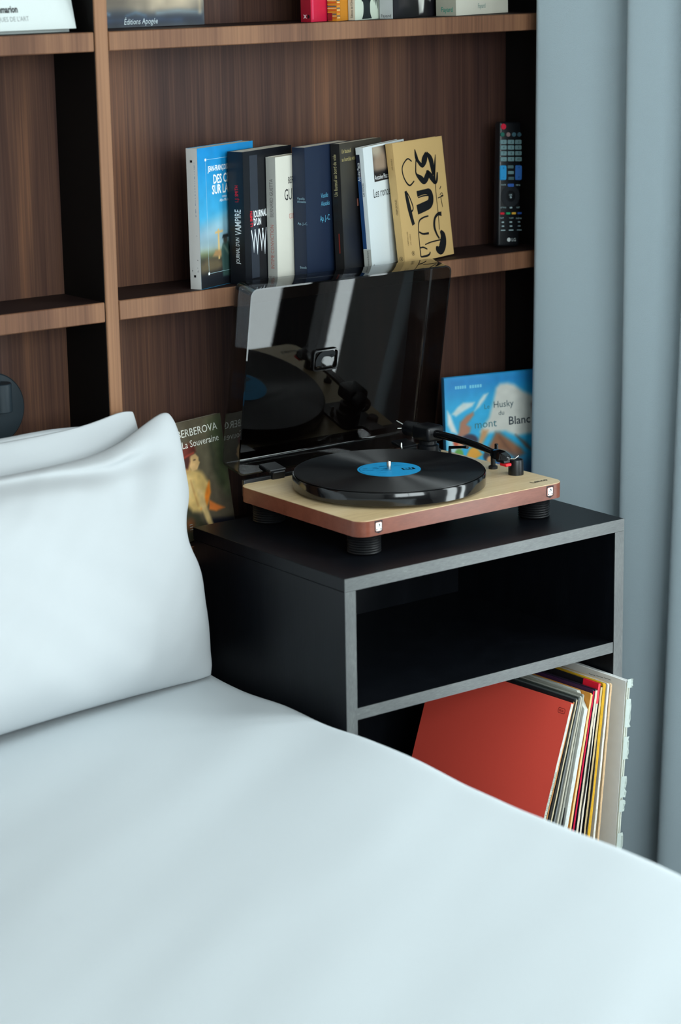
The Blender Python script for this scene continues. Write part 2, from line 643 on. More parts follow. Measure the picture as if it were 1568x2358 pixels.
for z0, z1 in ROWS:
    sbox('shelf_board', UX1+.0015, .7585, SY0, SY1-.001, z0, z1, M_walnut_h)
    sbox('shelf_board', -1.0365, UX0-.0016, SY0-.0005, SY1-.001, z0, z1, M_walnut_h)
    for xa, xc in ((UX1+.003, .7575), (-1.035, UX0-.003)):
        obj('shelf_top_shade', box(xa, xc, .0022, SY1-SO.y-.001, z1-SO.z-.0002, z1-SO.z+.0001), M_darkred, shelf, label='upper face of the shelf, shade painted on as dark brown')
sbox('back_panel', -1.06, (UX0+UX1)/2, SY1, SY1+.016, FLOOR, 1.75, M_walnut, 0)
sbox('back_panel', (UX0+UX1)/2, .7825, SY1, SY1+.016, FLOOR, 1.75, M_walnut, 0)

# ================================================================== bed
BED_Z = -0.206
BX0, BX1, BY0, BY1 = -1.80, -0.014, -1.85, 0.392
bed = thing('bed', 'low bed with a white mattress under the white duvet', 'bed', ((BX0+BX1)/2, (BY0+BY1)/2, FLOOR))
bo = bed.location
def bbox(name, x0, x1, y0, y1, z0, z1, mat, bev=.0):
    return obj(name, box(x0-bo.x, x1-bo.x, y0-bo.y, y1-bo.y, z0-bo.z, z1-bo.z, bev, 3), mat, bed)
bbox('bed_base', BX0+.06, BX1-.06, BY0+.06, BY1-.03, FLOOR+.08, FLOOR+.2, M_blackpl, .004)
for x in (BX0+.12, BX1-.16):
    for y in (BY0+.12, BY1-.16):
        bbox('leg', x, x+.05, y, y+.05, FLOOR, FLOOR+.08, M_blackpl, .003)
bbox('mattress', BX0+.03, BX1-.034, BY0+.03, BY1-.012, FLOOR+.2, BED_Z-.022, M_mattress, .03)

def fold(x, y):
    """gentle creases of the duvet"""
    n = noise.noise
    s = (x*.83+y*.56)
    q = (-x*.56+y*.83)
    d = .010*n(Vector((q*2.2, s*.7, 1.3)))+.009*n(Vector((q*5.0+.6*n(Vector((s*2, q, 4))), s*1.1, 5.1)))
    d += .0018*n(Vector((q*13, s*2.4, 9.0)))
    return d
NXs = []
# cross section over the bed from left hem to right hem
sec = []
zb = -0.50
rr = .045
sec += [(BX0, zb+(BED_Z-rr-zb)*k/6) for k in range(6)]
sec += [(BX0+rr-rr*math.cos(a), BED_Z-rr+rr*math.sin(a)) for a in np.linspace(0, PI/2, 7)]
sec += [(x, BED_Z) for x in np.linspace(BX0+rr, BX1-rr, 120)[1:-1]]
sec += [(BX1-rr+rr*math.sin(a), BED_Z-rr+rr*math.cos(a)) for a in np.linspace(0, PI/2, 10)]
sec += [(BX1, BED_Z-rr-(BED_Z-rr-zb)*k/8) for k in range(1, 9)]
ys = np.linspace(BY0, BY1, 150)
v, f = [], []
for y in ys:
    for x, z in sec:
        e = min(1, max(0, (z-zb)/(BED_Z-zb)))
        side = 0
        if x > BX1-rr:
            side = .006*noise.noise(Vector((3.1, y*3.0, 0)))+.003*noise.noise(Vector((7.7, y*9.0, z*4)))
        dz = fold(x, y)*e
        # slight slump towards the pillow end at the edge
        v.append((x+side, y, z+dz+.004*noise.noise(Vector((y*1.7, 8.8, 0)))*e))
n = len(sec)
for j in range(len(ys)-1):
    for i in range(n-1):
        f.append((j*n+i, j*n+i+1, (j+1)*n+i+1, (j+1)*n+i))
duv = tag(obj('duvet', pydata(v, f, True), M_white_sheet), 'smooth white cotton duvet spread over the bed', 'duvet')
md = duv.modifiers.new('solid', 'SOLIDIFY')
md.thickness = .008
md.offset = -1

# ------------------------------------------------------------------ pillows
def pillow(name, label, corners, front, back, seed, ears=None, nx=72, ny=56, group=None, sag=.0, dent=None, hem=.0):
    """corners BL, BR, TR, TL; cushion bulging `front` towards the room and `back` away"""
    BL, BR, TR, TL = [Vector(c) for c in corners]
    nrm = (BR-BL).cross(TL-BL).normalized()        # points to the room (-y)
    V, Fc = [], []
    idx = {}
    for side in (1, -1):
        for j in range(ny+1):
            for i in range(nx+1):
                s, t = i/nx, j/ny
                edge = i in (0, nx) or j in (0, ny)
                if side == -1 and edge:
                    idx[(side, i, j)] = idx[(1, i, j)]
                    continue
                p = BL.lerp(BR, s).lerp(TL.lerp(TR, s), t)
                a, b = 2*s-1, 2*t-1
                # outline pulls in between the corners
                pull = (1-a*a)
                p += (TL-BL).normalized()*(-b)*sag*pull*abs(b)**3
                p += (BR-BL).normalized()*(-a)*sag*.5*(1-b*b)*abs(a)**5
                prof = max(0, 1-abs(a)**4.5)**.62*max(0, 1-abs(b)**3.2)**.7
                amp = front if side == 1 else -back
                h = amp*prof
                # tension creases running to the corners
                n0 = noise.noise(Vector((s*3+seed, t*2.2, 1)))
                n1 = noise.noise(Vector((s*7+t*5+seed, (t-s)*2, 3)))
                h += (.010*n0+.007*n1+.0025*noise.noise(Vector((s*16-t*9+seed, (t+s)*4, 6))))*prof**.3*(1 if side == 1 else -1)
                if dent:
                    p += dent(s, t, side)
                p += nrm*h
                idx[(side, i, j)] = len(V)
                V.append(p)
        for j in range(ny):
            for i in range(nx):
                q = (idx[(side, i, j)], idx[(side, i+1, j)], idx[(side, i+1, j+1)], idx[(side, i, j+1)])
                Fc.append(q if side == 1 else q[::-1])
    me = pydata(V, Fc, True)
    o = obj(name, me, M_pillow)
    tag(o, label, 'pillow', group)
    ms = o.modifiers.new('sub', 'SUBSURF')
    ms.levels = 1
    ms.render_levels = 1
    return o

def front_dent(s, t, side):
    # raised ear at the top right corner, pinch below it on the side, crease beneath the hem
    g = math.exp(-(((1-s)/.13)**2+((1-t)/.16)**2))
    v = Vector((.004, .010, .046))*g
    k = math.exp(-(((1-s)/.05)**2+((t-.60)/.10)**2))
    v += Vector((-.028, 0, 0))*k
    c = math.exp(-((t-.90+.02*math.sin(s*9))/.035)**2)*(1 if side == 1 else 0)
    v += Vector((0, .018, 0))*c*min(1, s*4)*min(1, (1-s)*6)
    w = math.exp(-(((s-.80-.35*(t-.75))/.05)**2+((t-.80)/.14)**2))*(1 if side == 1 else 0)
    v += Vector((0, .020, 0))*w
    k2 = max(0, (s-.935)/.065)**1.6*max(0, (t-.88)/.12)**1.6
    v += Vector((-.017, 0, -.013))*k2
    k3 = max(0, (s-.95)/.05)*max(0, (.06-t)/.06)
    v += Vector((-.005, 0, .003))*k3
    return v
pillow('pillow', 'large plump white pillow standing in front on the duvet', [(-.80, .15, BED_Z+.004), (-.052, .268, BED_Z+.001), (-.052, .345, .166), (-.80, .30, .165)],
       .085, .02, 2.0, dent=front_dent, sag=.012)
def back_dent(s, t, side):
    g = math.exp(-(((1-s)/.10)**2+((1-t)/.14)**2))
    k2 = max(0, (s-.94)/.06)**1.5*max(0, (t-.88)/.12)**1.5
    return Vector((0, .0, .016))*g+Vector((-.010, 0, -.008))*k2+Vector((-.025, 0, 0))*max(0, (s-.8)/.2)*max(0, (.9-t))*.6
pb = pillow('pillow', 'flatter white pillow tucked behind the plump one against the shelf', [(-.86, .31, BED_Z+.004), (-.10, .345, BED_Z+.004), (-.098, .386, .196), (-.86, .386, .185)],
       .022, .008, 5.0, dent=back_dent, sag=.004)
# pillowcase flap showing behind the top edge
V, Fc = [], []
for i in range(41):
    s = i/40
    x = -.80+s*.665
    zt = .196+.006*math.sin(s*5)+.003*math.sin(s*17)+(.0 if s < .9 else -.03*(s-.9)/.1)
    for k, (dy, z) in enumerate(((.0, .15), (.003, zt-.012), (.006, zt), (.009, zt-.010), (.007, .15))):
        V.append((x, .384+dy, z))
for i in range(40):
    for k in range(4):
        a = i*5+k
        Fc.append((a, a+5, a+6, a+1))
obj('pillowcase_flap', pydata(V, Fc, True), M_pillow, pb)

# ================================================================== nightstand
W, D, T = .5531, .398, .0195
NZB = -.585
ns = thing('nightstand', 'black-stained oak open nightstand standing between bed and curtain', 'nightstand', (W/2, D/2, FLOOR))
no = Vector((W/2, D/2, FLOOR))
def nbox(name, x0, x1, y0, y1, z0, z1, mat=M_blackoak, bev=.0006):
    return obj(name, box(x0-no.x, x1-no.x, y0-no.y, y1-no.y, z0-no.z, z1-no.z, bev, 1), mat, ns)
def edged(name, x0, x1, y0, y1, z0, z1, m2):
    p = nbox(name, x0, x1, y0+.001, y1, z0, z1)
    q = obj('edge_sheen', box(x0-no.x, x1-no.x, y0-no.y, y0+.001-no.y, z0-no.z, z1-no.z, 0), m2, p)  # grey front skin: window reflection painted on, the oak itself is black
    return p
edged('top', 0, W, 0, D, -T, 0, M_blackoak_h)
edged('side_panel', 0, T, 0, D-.001, FLOOR+.0, -T-.0004, M_blackoak_e)
edged('side_panel', W-T, W, 0, D-.001, FLOOR+.0, -T-.0004, M_blackoak_e)
edged('shelf', T+.0003, W-T-.0003, .001, D-.012, -.2183, -.2005, M_blackoak_h)
edged('bottom', T+.0003, W-T-.0003, .001, D-.012, NZB, -.566, M_blackoak_h)
nbox('back_panel', T+.0003, W-T-.0003, D-.011, D-.005, NZB, -T-.0004)

# ================================================================== turntable
TX, TY, TW, TD = .080, .0692, .4105, .319
ZT, ZP = .0576, .0331
tt = thing('turntable', 'record player with oak top, brown edges and smoked lid on the nightstand', 'turntable', (TX, TY, 0))
obj('plinth', prism(rrect(TW, TD, .021, 8), ZP, ZT-.0008), M_mahog, tt)
obj('top_panel', prism(rrect(TW-.0006, TD-.0006, .0207, 8, .0003, .0003), ZT-.0008, ZT, .0002), M_oak, tt, label='light oak veneer top')
# ribbed feet
prof = [(0, 0), (.0225, 0), (.0235, .0012)]
zz = .0012
nr = 8
hh = (ZP-.0024)/nr
for k in range(nr):
    for q in (0, .25, .5, .75):
        prof.append((.0238+.0022*math.sin(PI*q), zz+hh*q))
    zz += hh
prof += [(.0235, ZP-.001), (.0235, ZP), (0, ZP)]
foot = lathe(prof, 48, 60)
for a, b in ((.0352, .0352), (TW-.0352, .0352), (.0352, TD-.0352), (TW-.0352, TD-.0352)):
    obj('foot', foot, M_rubber, tt, (a, b, 0), label='ribbed black rubber foot')
PCX, PCY = .2581-TX, .225-TY
plat = obj('platter', lathe([(0, ZT+.0035), (.150, ZT+.0035), (.1522, ZT+.005), (.1526, ZT+.012), (.1526, ZT+.0235), (.1518, ZT+.0250), (.1500, ZT+.0252), (0, ZT+.0252)], 128, 35), M_blackgl, tt, (PCX, PCY, 0))
obj('platter_bearing', lathe([(0, ZT), (.03, ZT), (.03, ZT+.0035), (0, ZT+.0035)], 32), M_blackpl, plat)
obj('spindle', lathe([(0, ZT+.025), (.0036, ZT+.025), (.0036, ZT+.0395), (.0030, ZT+.041), (.0012, ZT+.0418), (0, ZT+.0418)], 24), M_silver, tt, (PCX, PCY, 0))
# badges on the front edge
def badge(cx):
    bw, bh = .0145, .0195
    zc = ZP+.0125
    root = obj('badge', pydata([(cx-bw/2, -.0003, zc+bh/2), (cx+bw/2, -.0003, zc+bh/2), (cx+bw/2, -.0003, zc-bh*.34), (cx, -.0003, zc-bh/2), (cx-bw/2, -.0003, zc-bh*.34)], [(0, 1, 2, 3, 4)]), ink((28, 32, 38)), tt, label='small printed badge')
    pts = rrect(.0118, .0138, .002, 4, cx-.0059, zc-.0062)
    obj('badge_border', pydata([(x, -.0005, z) for x, z in pts], [tuple(range(len(pts)))]), ink((214, 120, 84)), root)
    pts = rrect(.0108, .0128, .0018, 4, cx-.0054, zc-.0057)
    obj('badge_face', pydata([(x, -.0007, z) for x, z in pts], [tuple(range(len(pts)))]), ink((236, 242, 242)), root)
    st = [[(cx+.0000, zc+.0048, .0014), (cx+.0014, zc+.0038, .0016), (cx+.0018, zc+.0022, .0012), (cx+.0012, zc+.0008, .0012)],
          [(cx-.0020, zc+.0030, .0004), (cx-.0018, zc+.0014, .0005), (cx-.0008, zc+.0003, .0004)]]
    ribbon(root, st, 'front', (18, 28, 36), e=.0009, name='badge_mark')
    for sx in (-1, 1):
        obj('badge_corner', pydata([(cx+sx*.0046, -.0009, zc-.0022), (cx+sx*.0030, -.0009, zc-.0022), (cx+sx*.0030, -.0009, zc-.0044), (cx+sx*.0046, -.0009, zc-.0046)], [(0, 1, 2, 3)]), ink((18, 24, 32)), root)
badge(.036)
badge(.3775)
lettering(tt, 'Lenco', 'top', .362, .0235, .0135, (20, 18, 16), e=ZT+.0004, sx=1.0, bold=.0002, name='maker_lettering')
# tonearm
AX, AY = .343, .262
obj('arm_plate', prism(rrect(.074, .086, .012, 5, AX-.037, AY-.045), ZT, ZT+.004, .001), M_blackpl, tt)
obj('arm_post', lathe([(0, ZT+.004), (.0215, ZT+.004), (.0215, ZT+.012), (.018, ZT+.014), (.018, ZT+.026), (.0145, ZT+.028), (.0145, ZT+.034), (0, ZT+.034)], 40), M_blackpl, tt, (AX, AY, 0))
arm = thing('tonearm', '', '', (0, 0, 0))
for k in ('label', 'category'):
    del arm[k]
bpy.data.objects.remove(arm)
ap = smooth_pts([(AX-.002, AY+.012, ZT+.047), (AX, AY-.03, ZT+.0475), (AX+.004, AY-.075, ZT+.046), (AX+.009, AY-.115, ZT+.042), (AX+.013, AY-.148, ZT+.0365)], 6)
arm = obj('tonearm', tube(ap, [.0072-.0022*i/(len(ap)-1) for i in range(len(ap))], 16), M_blackgl, tt)
obj('pivot_housing', box(AX-.018, AX+.018, AY-.022, AY+.022, ZT+.034, ZT+.060, .006, 3), M_blackpl, arm)
obj('counterweight', tube([(AX-.004, AY+.020, ZT+.0475), (AX-.008, AY+.046, ZT+.048), (AX-.0083, AY+.048, ZT+.048)], [.0125, .0125, .010], 24), M_blackpl, arm)
obj('rear_stub', tube([(AX-.0083, AY+.048, ZT+.0505), (AX-.017, AY+.062, ZT+.0585)], .0016, 8), M_silver, arm)
obj('rear_stub', tube([(AX-.0083, AY+.048, ZT+.047), (AX-.020, AY+.056, ZT+.047)], .0014, 8), M_silver, arm)
# headshell: a flattened wedge at the arm's end
HX, HY = AX+.013, AY-.148
hs = []
for k, (d, w, zt, zb_) in enumerate(((0, .006, .040, .031), (.008, .0095, .0415, .0285), (.020, .0105, .0405, .0275), (.032, .0085, .0365, .0285), (.039, .003, .0325, .0295))):
    y = HY-d
    x = HX+d*.10
    hs.append([(x-w, y, ZT+zb_), (x+w, y, ZT+zb_), (x+w*.75, y, ZT+zt), (x-w*.75, y, ZT+zt)])
V = [p for r_ in hs for p in r_]
Fc = [(3, 2, 1, 0), tuple(4*(len(hs)-1)+k for k in range(4))]
for i in range(len(hs)-1):
    for k in range(4):
        k2 = (k+1) % 4
        Fc.append((4*i+k, 4*i+k2, 4*i+4+k2, 4*i+4+k))
bm = bmesh.new()
bv = [bm.verts.new(p) for p in V]
for q in Fc:
    bm.faces.new([bv[i] for i in q])
bmesh.ops.bevel(bm, geom=bm.edges[:], offset=.0014, segments=2, affect='EDGES')
obj('headshell', tomesh(bm, smooth=True, angle=50), M_blackgl, arm)
obj('finger_lift', tube([(HX+.004, HY-.036, ZT+.031), (HX+.012, HY-.040, ZT+.030), (HX+.020, HY-.040, ZT+.034)], .0010, 8), M_silver, arm)
cart = obj('cartridge', box(HX-.005, HX+.008, HY-.034, HY-.014, ZT+.0235, ZT+.0285, .0008, 1), M_blackpl, arm)
obj('stylus_holder', box(HX-.004, HX+.008, HY-.038, HY-.022, ZT+.0185, ZT+.0235, .001, 1), plain('stylus_red', (226, 30, 44), rough=.4), arm, label='bright red stylus holder')
obj('stylus', tube([(HX+.003, HY-.036, ZT+.019), (HX+.003, HY-.039, ZT+.0165)], [.0009, .0004], 8), M_blackpl, arm)
# arm cradle, lift lever
cr = obj('arm_cradle', lathe([(0, ZT), (.0075, ZT), (.0075, ZT+.004), (.004, ZT+.006), (.004, ZT+.030), (0, ZT+.030)], 20), M_blackpl, tt, (AX+.040, AY-.118, 0))
obj('cradle_fork', boxes([(-.016, .009, -.003, .003, ZT+.028, ZT+.032), (-.016, -.012, -.003, .003, ZT+.028, ZT+.036), (.005, .009, -.003, .003, ZT+.028, ZT+.040)], .0006), M_blackpl, cr)
obj('lift_lever', tube([(AX+.030, AY-.02, ZT+.004), (AX+.030, AY-.02, ZT+.020), (AX+.036, AY-.045, ZT+.024), (AX+.036, AY-.058, ZT+.026)], [.003, .003, .0022, .003], 10), M_blackpl, tt)
obj('antiskate_dial', lathe([(0, ZT), (.010, ZT), (.010, ZT+.008), (.008, ZT+.010), (0, ZT+.010)], 28), M_blackpl, tt, (AX+.035, AY+.025, 0))
obj('lever_pin', lathe([(0, 0), (.0022, 0), (.0022, .012), (.0012, .014), (0, .014)], 12), M_silver, tt, (AX-.047, AY+.012, ZT+.020))
obj('lever_arm', tube([(AX-.030, AY-.005, ZT+.004), (AX-.047, AY+.012, ZT+.021)], .003, 10), M_blackpl, tt)
obj('speed_knob', lathe([(0, ZT), (.0125, ZT), (.0125, ZT+.002), (.0120, ZT+.022), (.0112, ZT+.0245), (.0095, ZT+.0245), (.009, ZT+.0237), (0, ZT+.0237)], 40), M_blackpl, tt, (.384, .089, 0), label='round black control knob')
# rear strip and hinges
obj('rear_strip', box(.012, TW-.012, TD-.001, TD+.006, ZP+.003, ZT+.006, .0015, 2), M_blackpl, tt)
# smoked lid
LT, LH, LD, LW = .1729, .3106, .0495, .4002
LYB, LZB = TD+.0077, ZT+.0109
def lid_mesh():
    th = .0028
    rc = .013
    n = 6
    bm = bmesh.new()
    def ring(off, d, r):
        return [bm.verts.new((x, d, z)) for x, z in rrect(LW-2*off, LH-2*off, max(r-off, .001), n, off, off)]
    rings = [ring(0, 0, rc), ring(0, LD-.008, rc)]
    for k in range(1, 4):
        a = PI/2*k/3
        rings.append(ring(.008*(1-math.cos(a)), LD-.008+.008*math.sin(a), rc+.0))
    inner = [ring(th, 0, rc), ring(th, LD-.008-.001, rc)]
    for k in range(1, 4):
        a = PI/2*k/3
        inner.append(ring(th+.006*(1-math.cos(a)), LD-.009+.006*math.sin(a), rc))
    rings.append(ring(.0095, LD, rc))
    inner.append(ring(th+.0075, LD-.003, rc))
    def bridge(a, b):
        m = len(a)
        for k in range(m):
            bm.faces.new((a[k], a[(k+1) % m], b[(k+1) % m], b[k]))
    for a, b in zip(rings[:-1], rings[1:]):
        bridge(a, b)
    bm.faces.new(rings[-1])
    for a, b in zip(inner[:-1], inner[1:]):
        bridge(b, a)
    bm.faces.new(inner[-1][::-1])
    bridge(inner[0], rings[0])
    return tomesh(bm, smooth=True, angle=35)
lid = obj('dust_cover', lid_mesh(), M_smoke, tt, ((TW-LW)/2, LYB, LZB), (LT, 0, 0), label='open smoked acrylic lid')
for x in (.055, LW-.075):
    obj('hinge', boxes([(x, x+.032, -.012, .020, .0015, .0065), (x+.004, x+.028, -.016, -.004, -.016, .004)], .0012), M_blackpl, lid)
# rounded clear bumper set into the lid
BXc, BZc = .190, .159
def lid_pt(x, y):
    return (BXc+x, LD-.0042, BZc+y)
pts_o = rrect(.050, .036, .006, 5, -.025, -.018)
pts_i = rrect(.0455, .0315, .005, 5, -.02275, -.01575)
V = [lid_pt(*p) for p in pts_o]+[lid_pt(*p) for p in pts_i]
V += [(a, b-.003, c) for a, b, c in V]
m_ = len(pts_o)
Fc = []
for k in range(m_):
    k2 = (k+1) % m_
    Fc += [(k, k2, m_+k2, m_+k), (2*m_+k, 2*m_+k2, k2, k), (2*m_+k2, 2*m_+k, 3*m_+k, 3*m_+k2), (m_+k, m_+k2, 3*m_+k2, 3*m_+k)]
bump = obj('lid_bumper', pydata(V, Fc), M_blackgl, lid, label='rounded rectangular bumper on the lid')
P = smooth_pts([(-.013, -.010, .010), (-.013, .000, .011), (-.006, .009, .010), (.006, .010, .010), (.014, .008, .012), (.011, .003, .004)], 6)
V, Fc = [], []
for i, p in enumerate(P):
    d = P[min(i+1, len(P)-1)][:2]-P[max(i-1, 0)][:2]
    d = d/np.linalg.norm(d)
    nn = np.array([-d[1], d[0]])
    for s in (1, -1):
        q = p[:2]+nn*p[2]/2*s
        V.append((BXc+q[0], LD-.0048, BZc+q[1]))
for i in range(len(P)-1):
    Fc.append((2*i, 2*i+1, 2*i+3, 2*i+2))
obj('bumper_hook', pydata(V, Fc), ink((12, 16, 20)), bump)

# vinyl record on the platter
ZR = ZT+.0254
rec = thing('vinyl_record', 'black vinyl record with bright blue label lying on the platter', 'record', (.2581, .225, ZR))
rp = [(.0036, .0002)]
obj('disc', lathe([(.0038, 0), (.148, 0), (.1502, .0006), (.1502, .0016), (.1480, .0022), (.147, .0019), (.062, .0019), (.058, .0017), (.0515, .0018), (.0505, .0020), (.0038, .0020), (.0038, 0)], 160, 50), M_vinyl, rec)
lab = obj('label', lathe([(.0038, .0021), (.0500, .0021), (.0500, .0023), (.0038, .0023)], 96), plain('label_blue', (40, 160, 218), rough=.6, spec=.2, var=.02), rec, label='bright blue paper label')
bxr = obj('label_logo', pydata([(0, 0, 0), (.020, 0, 0), (.020, .013, 0), (0, .013, 0)], [(0, 1, 2, 3)]), ink((10, 16, 26)), lab, (.0135, -.020, .0025), (0, 0, R(-20)))
tm = text_mesh('EU', .0125, .95, bold=.0006)
obj('label_letters', tm, ink((40, 160, 218)), lab, (.0162, -.0185, .0027), (0, 0, R(-20)))
Vv, Fv = [], []
rs = random.Random(3)
def inkline(x, y, w, h, rot=0):
    b = len(Vv)
    c, s = math.cos(rot), math.sin(rot)
    for a, d in ((0, 0), (w, 0), (w, h), (0, h)):
        Vv.append((x+a*c-d*s, y+a*s+d*c, .0025))
    Fv.append((b, b+1, b+2, b+3))
for k in range(22):
    x = rs.uniform(-.040, .0)
    y = rs.uniform(-.012, .028)
    inkline(x, y, rs.uniform(.004, .012), .0006, R(-20))
for k in range(8):
    inkline(rs.uniform(.005, .03), rs.uniform(.010, .026), .006, .0006, R(-20))
for k in range(60):
    a = R(95+130*k/60)
    x, y = .0465*math.cos(a), .0465*math.sin(a)
    inkline(x, y, .0022, .0005, a+PI/2)
obj('label_print', pydata(Vv, Fv), ink((20, 84, 140)), lab)

# ================================================================== books
def book(label, x, y, z, yaw, pitch, lean, t, w, h, cover, group, spine=None, rough=.35, name='book', pages=M_pages, hard=False):
    b = thing(name, label, 'book', (x, y, z+max(0, t*math.sin(R(pitch)))+max(0, -w*math.sin(R(lean)))), group)
    mt = Matrix.Rotation(R(yaw), 3, 'Z') @ Matrix.Rotation(-R(pitch), 3, 'X') @ Matrix.Rotation(-R(lean), 3, 'Y')
    b.rotation_euler = mt.to_euler()
    c = .0006 if not hard else .0022
    o_ = .0 if not hard else .003
    obj('page_block', box(c, w-.0012-o_, c, t-c, .0006+o_, h-.0006-o_), pages, b)
    cv = plain('cover_%d_%d_%d' % tuple(cover), cover, rough=rough, spec=.4, var=.02)
    obj('front_cover', box(0, w, 0, c, 0, h), cv, b)
    obj('back_cover', box(0, w, t-c, t, 0, h), cv, b)
    sp = cv if spine is None else plain('cover_%d_%d_%d' % tuple(spine), spine, rough=rough, spec=.4, var=.02)
    # spine gently rounded
    k = 5
    V, Fc = [], []
    for i in range(k+1):
        a = i/k
        V += [(-.0004*math.sin(PI*a), a*t, 0), (-.0004*math.sin(PI*a), a*t, h)]
    for i in range(k):
        Fc.append((2*i, 2*i+2, 2*i+3, 2*i+1))
    for i in range(k+1):
        V += [(c, i/k*t, 0), (c, i/k*t, h)]
    o2 = 2*(k+1)
    for i in range(k):
        Fc += [(o2+2*i+1, o2+2*i+3, o2+2*i+2, o2+2*i), (2*i+1, 2*i+3, o2+2*i+3, o2+2*i+1), (o2+2*i, o2+2*i+2, 2*i+2, 2*i)]
    Fc += [(0, 1, o2+1, o2), (2*k+1, 2*k, o2+2*k, o2+2*k+1)]
    obj('spine', pydata(V, Fc), sp, b)
    return b

G1 = 'paperbacks on the middle shelf'
ZM = .3713
# -- blue sea novel
h, w, t = .217, .152, .0205
b = book('tall blue-sky paperback with white spine, first of the row on the middle shelf',   .039, .412, ZM, 21, .3, 0, t, w, h, (30, 140, 190), G1, spine=(205, 205, 203))
sky = lambda U, V: np.stack([np.interp(V, [0, .18, .27, .38, .50, 1], [22, 60, 150, 95, 60, 14]), np.interp(V, [0, .18, .27, .38, .50, 1], [26, 64, 165, 140, 160, 130]), np.interp(V, [0, .18, .27, .38, .50, 1], [30, 58, 160, 170, 205, 195])], -1)
ops = [('ell', (.25, .40, .30, .10, 10), (170, 190, 195), .12, 0, .7), ('ell', (.75, .36, .22, .16, 0), (120, 160, 175), .14, 0, .7), ('ell', (.5, .46, .2, .08, 15), (150, 195, 210), .1, 0, .6),
       ('poly', [(0, .26), (.5, .25), (1, .27), (1, .17), (0, .15)], (112, 124, 84), .06), ('poly', [(0, .22), (.45, .21), (1, .17), (1, 0), (0, 0)], (44, 40, 36), .06),
       ('poly', [(.0, .17), (.12, .21), (.3, .2), (.42, .15), (.3, .1), (0, .1)], (96, 84, 62), .05), ('poly', [(.0, .1), (1, .12), (1, 0), (0, 0)], (20, 24, 32), .06),
       ('line', [(.33, .20), (.33, .40)], (206, 172, 112), .008, .014), ('line', [(.28, .385), (.40, .39)], (206, 172, 112), .008, .011), ('poly', [(.22, .22), (.27, .26), (.44, .25), (.46, .2)], (160, 124, 82), .02),
       ('poly', [(.37, .25), (.40, .30), (.50, .31), (.54, .26), (.55, .06), (.39, .06)], (52, 78, 74), .015), ('ell', (.45, .325, .038, .045, 0), (60, 62, 58), .012), ('poly', [(.39, .335), (.51, .34), (.50, .365), (.41, .362)], (34, 40, 44), .01),
       ('line', [(.42, .28), (.5, .22)], (110, 130, 116), .02, .008)]
picture(b, 'front', (.0004, .0004, w-.0004, h-.0004), 90, 124, ops, sky, seed=1)
fr = [(.0215, .198), (.140, .198), (.140, .022), (.0215, .022)]
for (p, q) in zip(fr, fr[1:]+fr[:1]):
    x0, x1 = sorted((p[0], q[0])); z0, z1 = sorted((p[1], q[1]))
    decal(b, rect(x0-.0002, z0-.0002, x1+.0002, z1+.0002), 'front', (190, 225, 235), e=.0003, name='printed_frame')
for p in fr:
    decal(b, rect(p[0]-.002, p[1]-.002, p[0]+.002, p[1]+.002), 'front', (240, 246, 248), e=.0004, name='printed_square')
lettering(b, 'JEAN-FRANÇOIS COATMEUR', 'front', .0275, .1795, .0118, (240, 246, 248), sx=.62, bold=.0002)
lettering(b, 'DES CROIX', 'front', .0405, .1600, .0195, (244, 248, 250), sx=.70, bold=.0004)
lettering(b, 'SUR LA MER', 'front', .0365, .1440, .0195, (244, 248, 250), sx=.70, bold=.0004)
lettering(b, 'roman', 'front', .063, .1365, .0062, (240, 246, 248), sx=.8)
lettering(b, 'Albin Michel', 'front', .056, .1305, .0066, (240, 246, 248), sx=.8)
lettering(b, 'JEAN-FRANÇOIS COATMEUR', 'spine', t*.70, .045, .0098, (24, 26, 30), t=t, rot=90, sx=.72)
lettering(b, 'DES CROIX SUR LA MER', 'spine', t*.74, .112, .0118, (20, 104, 160), t=t, rot=90, sx=.66, bold=.0002)
lettering(b, 'Albin\nMichel', 'spine', t*.5, .032, .0054, (24, 26, 30), t=t, align='CENTER', sx=.9)
for z in (.197, .020):
    decal(b, rect(t*.42-.0012, z-.0014, t*.42+.0030, z+.0022), 'spine', (16, 18, 22), t=t, name='printed_square', e=.0006)

# -- black vampire novel
h, w, t = .207, .139, .0285
b = book('thick black paperback with red and scratchy white lettering on the middle shelf', .118, .4055, ZM, 21.5, 0, 0, t, w, h, (14, 16, 22), G1, rough=.3)
lettering(b, "JOURNAL D'UN", 'spine', t*.66, .033, .0098, (216, 222, 226), t=t, rot=90, sx=.60, e=.0007)
lettering(b, 'VAMPIRE', 'spine', t*.80, .078, .0165, (226, 230, 232), t=t, rot=90, sx=.62, e=.0007, bold=.0001)
lettering(b, 'L.J. SMITH', 'spine', t*.66, .129, .0088, (216, 24, 44), t=t, rot=90, sx=.70, e=.0007)
decal(b, rect(.018, .008, .040, .200), 'front', (40, 46, 56), name='printed_band')
lettering(b, 'L.J. SMITH', 'front', .0225, .089, .0088, (216, 24, 44), rot=90, sx=.66, e=.0004, bold=.0002)
lettering(b, "JOURNAL", 'front', .026, .103, .0150, (232, 236, 238), sx=.58, e=.0004, bold=.0004)
lettering(b, "D'UN", 'front', .026, .0905, .0150, (232, 236, 238), sx=.58, e=.0004, bold=.0004)
st = []
for (x, ln) in ((.022, .036), (.032, .040), (.044, .036), (.053, .042)):
    st.append([(x-.003, .084, .0022), (x+.002, .084-ln*.6, .0020), (x+.003, .084-ln, .0004)])
    st.append([(x+.008, .084, .0018), (x+.005, .084-ln*.5, .0018), (x+.003, .084-ln, .0004)])
ribbon(b, st, 'front', (226, 232, 236), name='scratched_lettering')

